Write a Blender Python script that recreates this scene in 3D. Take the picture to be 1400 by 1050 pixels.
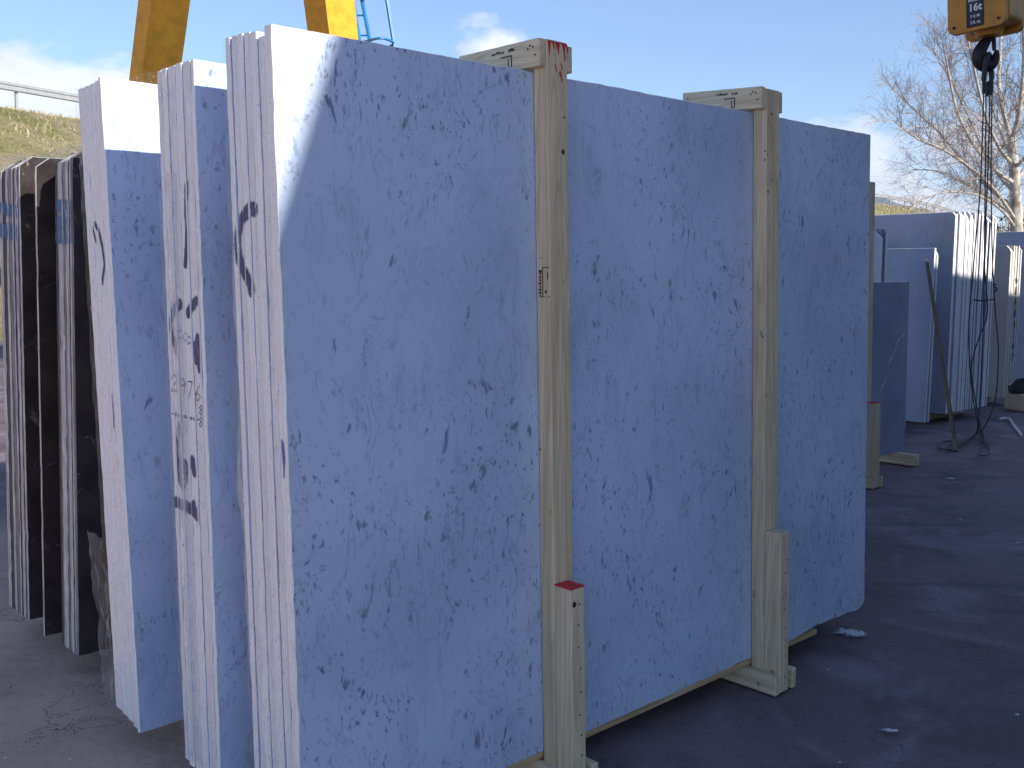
import bpy, bmesh, math, random
import numpy as np
from mathutils import Vector, Matrix, noise as mnoise
rnd = random.Random(7)
R_ = math.radians
for o in list(bpy.data.objects): bpy.data.objects.remove(o)
scene = bpy.context.scene
COL = scene.collection

# ------------------------------------------------------------------ camera
CAMZ, PITCH, F = 1.5, R_(6.2), 1400.0
cam_d = bpy.data.cameras.new('camera'); cam = bpy.data.objects.new('camera', cam_d); COL.objects.link(cam)
cam_d.sensor_width = 36; cam_d.lens = 36.0 * F / 1400; cam_d.clip_start = .05; cam_d.clip_end = 20000
cam.location = (0, 0, CAMZ); cam.rotation_euler = (R_(90) - PITCH, 0, 0)
scene.camera = cam
scene.render.resolution_x, scene.render.resolution_y = 1024, 768

# ------------------------------------------------------------------ sun, sky, exposure
SUN_AZ, SUN_EL = 135.0, 25.6            # azimuth clockwise from +Y
world = bpy.data.worlds.new('World'); scene.world = world; world.use_nodes = True
wt = world.node_tree; wt.nodes.clear()
def wn(t, **k):
    n = wt.nodes.new(t)
    for a, b in k.items(): setattr(n, a, b)
    return n
def wmath(op, a, b=None, c=None):
    n = wn('ShaderNodeMath', operation=op)
    for i, v in enumerate((a, b, c)):
        if v is None: continue
        if isinstance(v, (int, float)): n.inputs[i].default_value = v
        else: wt.links.new(v, n.inputs[i])
    return n.outputs[0]
sky = wn('ShaderNodeTexSky', sky_type='NISHITA', sun_disc=False)
sky.sun_elevation = R_(SUN_EL); sky.sun_rotation = R_(SUN_AZ); sky.altitude = 100; sky.air_density = .75; sky.dust_density = 0.1; sky.ozone_density = 2.6
tc = wn('ShaderNodeTexCoord'); sp = wn('ShaderNodeSeparateXYZ'); wt.links.new(tc.outputs['Generated'], sp.inputs[0])
mp = wn('ShaderNodeMapping'); mp.inputs['Scale'].default_value = (1, 1, 1.7); mp.inputs['Rotation'].default_value = (0, 0, R_(-4)); mp.inputs['Location'].default_value = (149.33, 77.39, 35.97)
wt.links.new(tc.outputs['Generated'], mp.inputs['Vector'])
cn = wn('ShaderNodeTexNoise'); cn.inputs['Scale'].default_value = 4.6; cn.inputs['Detail'].default_value = 9; cn.inputs['Roughness'].default_value = .56
wt.links.new(mp.outputs[0], cn.inputs['Vector'])
# cumulus only low down: the threshold rises with elevation, the same all round the sky
thr = wmath('MULTIPLY_ADD', wmath('MAXIMUM', sp.outputs['Z'], 0.0), .88, .385)
cl = wmath('MULTIPLY', wmath('SUBTRACT', cn.outputs['Fac'], thr), 12.0)
clm = wn('ShaderNodeClamp'); wt.links.new(cl, clm.inputs[0])
cn2 = wn('ShaderNodeTexNoise'); cn2.inputs['Scale'].default_value = 11; cn2.inputs['Detail'].default_value = 5; wt.links.new(mp.outputs[0], cn2.inputs['Vector'])
shade = wn('ShaderNodeMapRange'); shade.inputs['From Min'].default_value = .3; shade.inputs['From Max'].default_value = .68; shade.inputs['To Min'].default_value = 5.2; shade.inputs['To Max'].default_value = 6.8
wt.links.new(cn2.outputs['Fac'], shade.inputs['Value'])
cc = wn('ShaderNodeCombineColor'); wt.links.new(shade.outputs[0], cc.inputs[0]); wt.links.new(wmath('MULTIPLY', shade.outputs[0], 1.0), cc.inputs[1]); wt.links.new(wmath('MULTIPLY', shade.outputs[0], 1.06), cc.inputs[2])
mx = wn('ShaderNodeMix', data_type='RGBA'); wt.links.new(wmath('MULTIPLY', clm.outputs[0], .92), mx.inputs['Factor']); wt.links.new(sky.outputs[0], mx.inputs['A']); wt.links.new(cc.outputs[0], mx.inputs['B'])
bg = wn('ShaderNodeBackground'); bg.inputs['Strength'].default_value = .135; wt.links.new(mx.outputs['Result'], bg.inputs['Color'])
wo = wn('ShaderNodeOutputWorld'); wt.links.new(bg.outputs[0], wo.inputs[0])
sun_d = bpy.data.lights.new('sun', 'SUN'); sun_d.energy = 5.0; sun_d.angle = R_(.53); sun_d.color = (1, .94, .84)
sun = bpy.data.objects.new('sun', sun_d); COL.objects.link(sun)
SD = Vector((math.sin(R_(SUN_AZ)) * math.cos(R_(SUN_EL)), math.cos(R_(SUN_AZ)) * math.cos(R_(SUN_EL)), math.sin(R_(SUN_EL))))
sun.rotation_euler = SD.to_track_quat('Z', 'Y').to_euler(); sun.location = SD * 60
vs = scene.view_settings; vs.view_transform = 'Standard'; vs.look = 'None'; vs.gamma = 1; vs.use_curve_mapping = False; vs.exposure = 0.62
scene.render.engine = 'CYCLES'
scene.cycles.transparent_max_bounces = 10; scene.cycles.max_bounces = 4; scene.cycles.diffuse_bounces = 3; scene.cycles.glossy_bounces = 2; scene.cycles.volume_bounces = 0

# ------------------------------------------------------------------ pixel -> place
FW = Vector((0, math.cos(PITCH), -math.sin(PITCH))); UPV = Vector((0, math.sin(PITCH), math.cos(PITCH))); RV = Vector((1, 0, 0)); CAM = Vector((0, 0, CAMZ))
def ray(x, y): return FW + RV * ((x - 700) / F) - UPV * ((y - 525) / F)
def atz(x, y, z=0.0): d = ray(x, y); return CAM + d * ((z - CAMZ) / d.z)
def aty(x, y, Y): d = ray(x, y); return CAM + d * (Y / d.y)
D1 = Vector((math.sin(R_(47)), math.cos(R_(47)), 0)); D2 = Vector((-D1.y, D1.x, 0))
P0 = Vector((.867, 3.603, 0))           # where the row of slab bundles is measured from: s along D1, u along D2
ROT = R_(43)
def row(s, u, z=0.0): return P0 + D1 * s + D2 * u + Vector((0, 0, z))
def end_uz(x, y, s):                    # point of the row's end plane seen at a pixel
    d = ray(x, y); t = (P0 + D1 * s - CAM).dot(D1) / d.dot(D1); q = CAM + d * t - P0
    return q.dot(D2), q.z

# ------------------------------------------------------------------ helpers
def tag(o, label=None, cat=None, group=None, kind=None):
    if label: o['label'] = label
    if cat: o['category'] = cat
    if group: o['group'] = group
    if kind: o['kind'] = kind
    return o
def thing(name, label, cat, loc=(0, 0, 0), rz=0.0, group=None):
    o = bpy.data.objects.new(name, None); o.empty_display_size = .2; COL.objects.link(o); o.location = loc; o.rotation_euler = (0, 0, rz)
    return tag(o, label, cat, group)
def mesh(name, verts, faces, mats, parent=None, smooth=False, midx=None):
    m = bpy.data.meshes.new(name); m.from_pydata([tuple(v) for v in verts], [], faces)
    for mt in (mats if isinstance(mats, (list, tuple)) else [mats]): m.materials.append(mt)
    if midx: m.polygons.foreach_set('material_index', midx)
    if smooth: m.polygons.foreach_set('use_smooth', [True] * len(m.polygons))
    m.update()
    o = bpy.data.objects.new(name, m); COL.objects.link(o); o.parent = parent
    return o
class MB:
    def __init__(s): s.v = []; s.f = []
    def add(s, v, f):
        n = len(s.v); s.v += [tuple(q) for q in v]; s.f += [tuple(i + n for i in q) for q in f]; return s
    def hexa(s, c):                      # 8 corners: 4 low (ccw), 4 high
        return s.add(c, [(3, 2, 1, 0), (4, 5, 6, 7), (0, 1, 5, 4), (1, 2, 6, 5), (2, 3, 7, 6), (3, 0, 4, 7)])
    def box(s, x0, x1, y0, y1, z0, z1, b=0.0, shear=(0, 0), zb=0.0, tilt=0.0):
        # box with bevelled edges; shear = lean per metre of height; tilt = z gained per metre of y
        def L(p): return (p[0] + shear[0] * (p[2] - zb), p[1] + shear[1] * (p[2] - zb), p[2] + tilt * (p[1] - y0))
        if b <= 0:
            return s.hexa([L(p) for p in ((x0, y0, z0), (x1, y0, z0), (x1, y1, z0), (x0, y1, z0), (x0, y0, z1), (x1, y0, z1), (x1, y1, z1), (x0, y1, z1))])
        bm = bmesh.new(); bmesh.ops.create_cube(bm, size=1)
        for v in bm.verts: v.co = ((x0 + x1) / 2 + v.co.x * (x1 - x0), (y0 + y1) / 2 + v.co.y * (y1 - y0), (z0 + z1) / 2 + v.co.z * (z1 - z0))
        bmesh.ops.bevel(bm, geom=bm.edges[:], offset=b, segments=1, affect='EDGES', profile=.5)
        bm.verts.index_update()
        s.add([L(v.co) for v in bm.verts], [[v.index for v in f.verts] for f in bm.faces]); bm.free(); return s
    def tube(s, pts, r, n=6, cap=True):
        pts = [Vector(p) for p in pts]; N = len(pts)
        rs = r if isinstance(r, (list, tuple)) else [r] * N
        t0 = (pts[1] - pts[0]).normalized(); a = t0.orthogonal().normalized(); base = len(s.v); prev = t0
        for i, p in enumerate(pts):
            t = (pts[min(i + 1, N - 1)] - pts[max(i - 1, 0)])
            t = t.normalized() if t.length > 1e-9 else prev
            q = prev.rotation_difference(t); a = (q @ a).normalized(); prev = t; c = t.cross(a)
            for k in range(n):
                w = 2 * math.pi * k / n; s.v.append(tuple(p + (a * math.cos(w) + c * math.sin(w)) * rs[i]))
        for i in range(N - 1):
            for k in range(n):
                k2 = (k + 1) % n; s.f.append((base + i * n + k, base + i * n + k2, base + (i + 1) * n + k2, base + (i + 1) * n + k))
        if cap: s.f.append(tuple(base + k for k in reversed(range(n)))); s.f.append(tuple(base + (N - 1) * n + k for k in range(n)))
        return s
    def build(s, name, mat, parent=None, smooth=False): return mesh(name, s.v, s.f, mat, parent, smooth)
def smooth_path(pts, n=8):
    pts = [Vector(p) for p in pts]; out = []
    for i in range(len(pts) - 1):
        p0 = pts[max(i - 1, 0)]; p1 = pts[i]; p2 = pts[i + 1]; p3 = pts[min(i + 2, len(pts) - 1)]
        for k in range(n):
            t = k / n
            out.append(.5 * ((2 * p1) + (p2 - p0) * t + (2 * p0 - 5 * p1 + 4 * p2 - p3) * t * t + (3 * p1 - p0 - 3 * p2 + p3) * t ** 3))
    out.append(pts[-1]); return out
def fbm(x, y, z=0.0, o=4): return mnoise.fractal(Vector((x, y, z)), 1.0, 2.0, o)

# ------------------------------------------------------------------ materials
class NT:
    def __init__(s, name):
        s.m = bpy.data.materials.new(name); s.m.use_nodes = True; s.t = s.m.node_tree; s.b = s.t.nodes['Principled BSDF']
        s.out = s.t.nodes['Material Output']
    def n(s, t, ins=None, **k):
        q = s.t.nodes.new(t)
        for a, b in k.items(): setattr(q, a, b)
        for a, b in (ins or {}).items(): s.put(q.inputs[a], b)
        return q
    def put(s, sock, v):
        if isinstance(v, bpy.types.NodeSocket): s.t.links.new(v, sock)
        else: sock.default_value = v
    def math(s, op, a, b=0.0, c=0.0):
        q = s.n('ShaderNodeMath', operation=op); s.put(q.inputs[0], a); s.put(q.inputs[1], b); s.put(q.inputs[2], c); return q.outputs[0]
    def coords(s, scale=(1, 1, 1), rand=0.0, rot=(0, 0, 0)):
        v = s.n('ShaderNodeTexCoord').outputs['Object']
        if rand:
            oi = s.n('ShaderNodeObjectInfo'); r = s.math('MULTIPLY', oi.outputs['Random'], rand)
            cx = s.n('ShaderNodeCombineXYZ', {0: r, 1: s.math('MULTIPLY', r, 1.7), 2: s.math('MULTIPLY', r, .6)})
            v = s.n('ShaderNodeVectorMath', {0: v, 1: cx.outputs[0]}, operation='ADD').outputs[0]
        return s.n('ShaderNodeMapping', {'Vector': v, 'Scale': scale, 'Rotation': rot}).outputs[0]
    def noise(s, vec, scale, detail=4, rough=.5, dist=0.0, col=False):
        q = s.n('ShaderNodeTexNoise', {'Vector': vec, 'Scale': scale, 'Detail': detail, 'Roughness': rough, 'Distortion': dist}); return q.outputs['Color' if col else 'Fac']
    def ramp(s, f, a, b, lo=0.0, hi=1.0, smooth=True):
        q = s.n('ShaderNodeMapRange', {'Value': f, 'From Min': a, 'From Max': b, 'To Min': lo, 'To Max': hi}, interpolation_type='SMOOTHSTEP' if smooth else 'LINEAR'); return q.outputs[0]
    def mix(s, f, a, b, blend='MIX'):
        q = s.n('ShaderNodeMix', data_type='RGBA', blend_type=blend); s.put(q.inputs['Factor'], f)
        s.put(q.inputs['A'], a if not isinstance(a, tuple) else (*a, 1)); s.put(q.inputs['B'], b if not isinstance(b, tuple) else (*b, 1)); return q.outputs['Result']
    def bump(s, h, strength=.3, dist=.01):
        self_n = s.n('ShaderNodeBump', {'Height': h, 'Strength': strength, 'Distance': dist}); s.put(s.b.inputs['Normal'], self_n.outputs[0])
    def fin(s, color, rough=.6, spec=.5, metal=0.0):
        s.put(s.b.inputs['Base Color'], (*color, 1) if isinstance(color, tuple) else color); s.put(s.b.inputs['Roughness'], rough)
        s.put(s.b.inputs['Specular IOR Level'], spec); s.put(s.b.inputs['Metallic'], metal); return s.m

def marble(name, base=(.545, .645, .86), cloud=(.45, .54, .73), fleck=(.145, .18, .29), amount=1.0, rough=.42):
    k = NT(name); v = k.coords((1, 1, 1), 9.0)
    vs_ = k.coords((1, 1, .48), 9.0)
    warp = k.noise(v, 5.0, 1.5, .5, col=True)
    vw = k.n('ShaderNodeVectorMath', {0: vs_, 1: warp, 2: (0, 0, 0)}, operation='ADD')
    sc = k.n('ShaderNodeVectorMath', {0: warp}, operation='SCALE'); sc.inputs['Scale'].default_value = .10; k.put(vw.inputs[1], sc.outputs[0]); vv = vw.outputs[0]
    vst = k.n('ShaderNodeVectorMath', {0: k.coords((1, 1, .20), 9.0), 1: sc.outputs[0]}, operation='ADD').outputs[0]
    cl1 = k.ramp(k.noise(v, 3.0, 2, .55), .36, .62)                       # where flecks gather
    big = k.noise(v, 1.6, 2, .55)
    fl = k.ramp(k.noise(vv, 42, 3, .66), .585, .70)                     # blotchy short flecks
    fl2 = k.ramp(k.noise(vv, 88, 2, .6), .585, .71)                     # small specks
    rid = k.math('ABSOLUTE', k.math('SUBTRACT', k.noise(vst, 15, 3, .62, .2), .5))
    vein = k.math('MULTIPLY', k.ramp(rid, .0015, .013, 1, 0), k.ramp(k.noise(vv, 12, 2), .54, .66))
    rid2 = k.math('ABSOLUTE', k.math('SUBTRACT', k.noise(k.coords((1.6, 1.6, .3), 9.0), 6, 3, .55, .3), .5))
    hair = k.math('MULTIPLY', k.ramp(rid2, .0, .009, 1, 0), k.ramp(k.noise(v, 4.2, 2), .50, .66))
    m1 = k.math('MULTIPLY', fl, k.math('MULTIPLY_ADD', cl1, .75, .25))
    m = k.math('MAXIMUM', k.math('MULTIPLY', m1, .95), k.math('MULTIPLY', fl2, k.math('MULTIPLY_ADD', cl1, .50, .20)))
    m = k.math('MAXIMUM', m, k.math('MULTIPLY', vein, .45)); m = k.math('MAXIMUM', m, k.math('MULTIPLY', hair, .38))
    rid3 = k.math('ABSOLUTE', k.math('SUBTRACT', k.noise(vst, 24, 3, .6, .2), .5))
    wisp = k.math('MULTIPLY', k.ramp(rid3, .004, .030, 1, 0), k.ramp(k.noise(vv, 14, 2), .52, .66)); m = k.math('MAXIMUM', m, k.math('MULTIPLY', wisp, .30))
    blot = k.ramp(k.noise(vv, 19, 3, .6), .67, .73); m = k.math('MAXIMUM', m, k.math('MULTIPLY', blot, .75))
    halo = k.math('MULTIPLY', k.ramp(k.noise(vv, 9, 2, .6), .52, .74), .13)
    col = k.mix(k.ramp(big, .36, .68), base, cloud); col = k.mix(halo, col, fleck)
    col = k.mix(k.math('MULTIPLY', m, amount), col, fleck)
    k.bump(k.noise(v, 90, 3), .05, .002)
    return k.fin(col, rough, .35)
def edge_mat(name, a, b, streak=.5, rough=.75):
    k = NT(name); v = k.coords((1, 1, 1), 7.0); vz = k.coords((22, 60, 1.1), 7.0)
    st = k.ramp(k.noise(vz, 2.2, 4, .6), .38, .68)
    bl = k.ramp(k.noise(v, 14, 5, .65), .40, .72); sp_ = k.ramp(k.noise(v, 75, 3, .6), .60, .72)
    col = k.mix(k.math('MULTIPLY', st, streak), a, b); col = k.mix(k.math('MULTIPLY', bl, .40), col, b); col = k.mix(k.math('MULTIPLY', sp_, .45), col, tuple(x * .45 for x in b))
    k.bump(k.math('ADD', k.noise(v, 60, 5, .7), k.math('MULTIPLY', st, .4)), .5, .004)
    return k.fin(col, rough, .3)
def wood(name, axis, light=(.76, .64, .44), dark=(.58, .46, .30)):
    k = NT(name); e = [34, 34, 34]; e[axis] = 1.0; v = k.coords(tuple(e), 11.0); w = k.coords((1, 1, 1), 11.0)
    g = k.noise(v, 1.0, 5, .62, 1.2); g2 = k.noise(v, 4.5, 3, .6)
    e2 = [9, 9, 9]; e2[axis] = .35; ring = k.noise(k.coords(tuple(e2), 11.0), 1.0, 2, .5, 1.6)
    band = k.math('ABSOLUTE', k.math('SINE', k.math('MULTIPLY', ring, 42)))
    col = k.mix(k.ramp(g, .34, .68), light, dark); col = k.mix(k.math('MULTIPLY', k.ramp(band, .72, 1.0), .30), col, tuple(x * .55 for x in dark))
    col = k.mix(k.math('MULTIPLY', k.ramp(k.noise(w, 3.0, 4), .50, .74), .35), col, (.36, .31, .25))
    col = k.mix(k.math('MULTIPLY', k.ramp(k.noise(w, 24, 2), .70, .76), .7), col, (.12, .08, .05))
    k.bump(k.math('ADD', g, k.math('MULTIPLY', g2, .5)), .35, .004)
    return k.fin(col, .8, .2)
def paint(name, col, rough=.5, var=.15, metal=0.0, spec=.4, wear=None):
    k = NT(name); v = k.coords((1, 1, 1), 5.0); c = k.mix(k.ramp(k.noise(v, 6, 5, .6), .35, .7), col, tuple(x * (1 - var) for x in col))
    if wear: c = k.mix(k.ramp(k.noise(v, 17, 6, .7), .60, .70), c, wear)
    k.bump(k.noise(v, 40, 3), .08, .003)
    return k.fin(c, rough, spec, metal)
def film_mat(name, alpha=.22, tint=(.93, .92, .95), base=.02):
    k = NT(name); v = k.coords((1, 1, 1), 4.0); vz = k.coords((30, 30, 5), 4.0, (.25, .2, 0))
    streak = k.ramp(k.noise(vz, 1.6, 3, .7, 1.5), .56, .74); fine = k.ramp(k.noise(k.coords((70, 70, 11), 4.0, (.35, .3, 0)), 1.5, 3, .6, .8), .60, .70)  # highlights on the film's crinkles, painted in as pale streaks
    d = k.n('ShaderNodeBsdfDiffuse', {'Color': (*tint, 1)}); tl = k.n('ShaderNodeBsdfTranslucent', {'Color': (*tint, 1)})
    dt = k.n('ShaderNodeMixShader', {0: .5, 1: d.outputs[0], 2: tl.outputs[0]})
    gl = k.n('ShaderNodeBsdfGlossy', {'Color': (1, 1, 1, 1), 'Roughness': .25})
    bp = k.n('ShaderNodeBump', {'Height': k.noise(vz, 2.5, 4, .6, 1.0), 'Strength': .35, 'Distance': .004}); k.put(gl.inputs['Normal'], bp.outputs[0])
    tr = k.n('ShaderNodeBsdfTransparent', {'Color': (.97, .97, .98, 1)})
    a = k.math('MULTIPLY_ADD', streak, alpha * .55, base); a = k.math('MULTIPLY_ADD', fine, alpha * 1.1, a)
    m1 = k.n('ShaderNodeMixShader', {0: a, 1: tr.outputs[0], 2: dt.outputs[0]})
    fr = k.n('ShaderNodeFresnel', {'IOR': 1.35}); k.put(fr.inputs['Normal'], bp.outputs[0])
    m2 = k.n('ShaderNodeMixShader', {0: k.math('MULTIPLY', fr.outputs[0], .05), 1: m1.outputs[0], 2: gl.outputs[0]})
    k.t.links.new(m2.outputs[0], k.out.inputs[0]); k.t.nodes.remove(k.b); return k.m
def spray_mat(name, col, amount=1.0):
    k = NT(name); a = k.n('ShaderNodeAttribute', attribute_name='fade').outputs['Fac']
    br = k.noise(k.coords((60, 60, 26)), 3.0, 4, .65)
    f = k.ramp(k.math('ADD', a, k.math('MULTIPLY', k.math('SUBTRACT', br, .5), .9)), .25, .75)
    k.put(k.b.inputs['Alpha'], k.math('MULTIPLY', f, amount)); return k.fin(col, .6, .3)

M = {}
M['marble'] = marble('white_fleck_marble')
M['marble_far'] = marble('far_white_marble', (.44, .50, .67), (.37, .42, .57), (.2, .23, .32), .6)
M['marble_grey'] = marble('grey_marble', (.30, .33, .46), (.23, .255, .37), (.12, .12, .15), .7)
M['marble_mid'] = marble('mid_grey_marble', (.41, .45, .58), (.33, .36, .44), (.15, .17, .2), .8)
M['cream'] = marble('cream_stone', (.66, .61, .56), (.56, .52, .48), (.3, .28, .26), .4)
M['edge'] = edge_mat('sawn_white_edge', (.88, .86, .85), (.72, .69, .70), .5)
M['edge_b'] = edge_mat('sawn_pale_edge', (.84, .82, .82), (.60, .58, .60), .55)
M['edge_cream'] = edge_mat('sawn_cream_edge', (.72, .68, .63), (.5, .46, .42), .5)
M['dark_edge_l'] = edge_mat('polished_light_edge', (.62, .60, .60), (.22, .20, .20), .8)
M['dark_edge_m'] = edge_mat('mid_dark_edge', (.30, .28, .28), (.08, .07, .07), .8)
M['dark_edge_d'] = edge_mat('dark_edge', (.10, .085, .085), (.035, .03, .03), .8)
def dark_marble():
    k = NT('dark_brown_marble'); v = k.coords((1, 1, 1), 9.0)
    r = k.math('ABSOLUTE', k.math('SUBTRACT', k.noise(v, 4.5, 5, .6, .8), .5)); vn = k.math('MULTIPLY', k.ramp(r, 0, .006, 1, 0), k.ramp(k.noise(v, 6, 2), .52, .64))
    c = k.mix(k.ramp(k.noise(v, 7, 5), .35, .7), (.052, .040, .040), (.028, .022, .023)); c = k.mix(k.math('MULTIPLY', vn, .6), c, (.38, .34, .32)); return k.fin(c, .28, .4)
M['dark'] = dark_marble()
M['wood_z'] = wood('pine_upright', 2); M['wood_y'] = wood('pine_crosspiece', 1, (.77, .65, .46), (.62, .49, .33)); M['wood_x'] = wood('pine_slat', 0, (.60, .44, .27), (.42, .29, .16))
M['wood_old'] = wood('weathered_timber', 2, (.22, .16, .11), (.12, .09, .07))
M['film'] = film_mat('plastic_film', .34); M['film_thick'] = film_mat('folded_plastic_film', .45, (.80, .80, .84), .38); M['film_thin'] = film_mat('thin_plastic_film', .20, (.66, .72, .82), .10)
M['film_dust'] = film_mat('dusty_plastic_film', .40, (.62, .56, .50))
M['spray'] = spray_mat('blue_black_spray', (.018, .026, .13), 1.0); M['crayon'] = spray_mat('blue_crayon', (.05, .09, .42), .8); M['pen'] = spray_mat('black_marker', (.03, .03, .05), .8)
M['band'] = spray_mat('blue_paint_band', (.06, .17, .36), .75); M['chalk'] = spray_mat('white_chalk', (.85, .86, .9), .8)
M['red'] = paint('red_paint', (.62, .035, .05), .6, .3); M['ink'] = paint('stamp_ink', (.03, .028, .03), .8); M['nail'] = paint('nail_steel', (.06, .055, .05), .6)
M['yellow'] = paint('crane_yellow', (.80, .37, .035), .6, .22, 0.0, .15); M['blue'] = paint('ladder_blue', (.02, .20, .50), .45)
M['orange'] = paint('hook_block_orange', (.58, .27, .035), .5, .25, wear=(.10, .06, .03)); M['navy'] = paint('label_navy', (.012, .018, .05), .4); M['white'] = paint('label_white', (.8, .8, .8), .5, .05)
M['iron'] = paint('hook_iron', (.018, .016, .02), .55, .3); M['wire'] = paint('sling_wire', (.035, .04, .05), .55, .3); M['galv'] = paint('galvanised_steel', (.42, .43, .44), .5, .15, .3)
M['concrete'] = paint('hall_concrete', (.14, .135, .13), .85, .25); M['steel_door'] = paint('steel_door', (.16, .2, .22), .5, .2); M['roofing'] = paint('roof_sheet', (.25, .25, .26), .6, .2)

# ------------------------------------------------------------------ ground
def ground_mat():
    k = NT('yard_asphalt'); v = k.coords((1, 1, 1))
    a = k.noise(v, .45, 5, .6); b = k.noise(v, 2.3, 5, .62, .5); c = k.noise(v, 260, 2, .6); d = k.noise(v, 48, 3, .6)
    col = k.mix(k.ramp(a, .34, .66), (.155, .117, .133), (.238, .184, .206)); col = k.mix(k.math('MULTIPLY', k.ramp(b, .46, .70), .75), col, (.088, .060, .072))
    col = k.mix(k.math('MULTIPLY', k.ramp(k.noise(v, 1.3, 4, .6, 1.0), .50, .70), .75), col, (.34, .28, .32))         # marble dust trodden in
    col = k.mix(k.math('MULTIPLY', k.ramp(c, .56, .74), .5), col, (.16, .15, .15)); col = k.mix(k.math('MULTIPLY', k.ramp(d, .58, .70), .45), col, (.028, .025, .026))
    # lane past the bundle ends: colour painted paler for stronger light there; asphalt elsewhere
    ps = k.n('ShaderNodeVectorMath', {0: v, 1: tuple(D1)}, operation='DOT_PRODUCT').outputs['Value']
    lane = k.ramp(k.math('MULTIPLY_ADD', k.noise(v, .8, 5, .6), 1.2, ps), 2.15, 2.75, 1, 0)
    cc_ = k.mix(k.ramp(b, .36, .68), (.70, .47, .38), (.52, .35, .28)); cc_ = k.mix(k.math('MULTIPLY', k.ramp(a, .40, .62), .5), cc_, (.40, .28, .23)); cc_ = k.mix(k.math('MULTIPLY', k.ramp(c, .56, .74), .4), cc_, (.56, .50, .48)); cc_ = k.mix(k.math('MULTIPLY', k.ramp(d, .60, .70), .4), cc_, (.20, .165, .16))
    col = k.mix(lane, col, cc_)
    vs_ = k.coords((.35, 2.4, 1), rot=(0, 0, .62)); tr_ = k.ramp(k.noise(vs_, 1.6, 5, .6, .4), .52, .72)
    col = k.mix(k.math('MULTIPLY', tr_, .35), col, (.03, .027, .03))
    rid = k.math('ABSOLUTE', k.math('SUBTRACT', k.noise(v, .9, 6, .6, .4), .5)); ck = k.math('MULTIPLY', k.ramp(rid, 0, .0035, 1, 0), k.ramp(k.noise(v, .7, 2), .48, .6))
    col = k.mix(k.math('MULTIPLY', ck, .12), col, (.015, .013, .014))
    h = k.math('ADD', k.math('MULTIPLY', c, .35), k.math('MULTIPLY', k.noise(v, 22, 4), .8)); h = k.math('SUBTRACT', h, k.math('MULTIPLY', ck, 1.0)); k.bump(h, .8, .010)
    return k.fin(col, k.ramp(b, .35, .7, .85, .62), .35)
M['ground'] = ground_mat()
gv = []; gf = []; NX = 60
xs = [-4000, -400, -60] + [-14 + 28 * i / NX for i in range(NX + 1)] + [60, 400, 4000]; ys = [-4000, -400, -30] + [-3 + 22 * i / NX for i in range(NX + 1)] + [60, 400, 4000]
for y in ys:
    for x in xs: gv.append((x, y, (fbm(x * .5, y * .5) * .005 - .006) if abs(x) < 14 and -3 < y < 19 else -.006))
W_ = len(xs)
for j in range(len(ys) - 1):
    for i in range(W_ - 1): a = j * W_ + i; gf.append((a, a + 1, a + W_ + 1, a + W_))
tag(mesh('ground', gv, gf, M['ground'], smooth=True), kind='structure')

# ------------------------------------------------------------------ embankment with the road, hills
def grass_ground():
    k = NT('dry_grass_bank'); v = k.coords((1, 1, 1)); a = k.noise(v, .5, 6, .65); b = k.noise(v, 4, 5, .7)
    c = k.mix(k.ramp(a, .38, .62), (.30, .28, .12), (.46, .38, .24)); c = k.mix(k.ramp(b, .48, .7), c, (.20, .21, .07)); c = k.mix(k.math('MULTIPLY', k.ramp(k.noise(v, 9, 4), .58, .7), .6), c, (.55, .47, .33))
    k.bump(k.noise(v, 6, 6, .75), 1.0, .25); return k.fin(c, .9, .1)
M['bank'] = grass_ground()
crest = smooth_path([(-34, 10, 7.4), (-25.5, 25, 7.4), (-18.6, 37.2, 7.4), (-17.0, 40.1, 7.4), (-9, 54, 7.35), (8, 68, 7.25), (31, 87, 7.1), (49, 113, 7.1), (66, 142, 7.0), (95, 200, 7.0), (150, 330, 6.5)], 14)
sec = [(-13.5, -7.6), (-11, -6.2), (-8, -4.3), (-5, -2.4), (-2.6, -.95), (-1.2, -.22), (0, 0), (.8, .05), (9, .05), (11, -.8), (24, -8.4)]
bv = []; bf = []; nrm = []
for i, p in enumerate(crest):
    t = (crest[min(i + 1, len(crest) - 1)] - crest[max(i - 1, 0)]).normalized(); n = Vector((-t.y, t.x, 0)).normalized(); nrm.append(n)
    for j, (o, h) in enumerate(sec):
        w = .22 * fbm(p.x * .3 + o, p.y * .3, j) if 0 < j < 7 else 0
        bv.append(p + n * o + Vector((0, 0, h + w * .6)))
# n points left of travel; the yard lies to the right of travel, so the slope runs along -n
bv = []
for i, p in enumerate(crest):
    for j, (o, h) in enumerate(sec):
        w = .22 * fbm(p.x * .3 + o, p.y * .3, j) if 0 < j < 6 else 0
        bv.append(p + nrm[i] * o + Vector((0, 0, h + w * .6)))
S_ = len(sec)
for i in range(len(crest) - 1):
    for j in range(S_ - 1): a = i * S_ + j; bf.append((a, a + S_, a + S_ + 1, a + 1))
tag(mesh('embankment', bv, bf, M['bank'], smooth=True), kind='structure')
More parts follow.
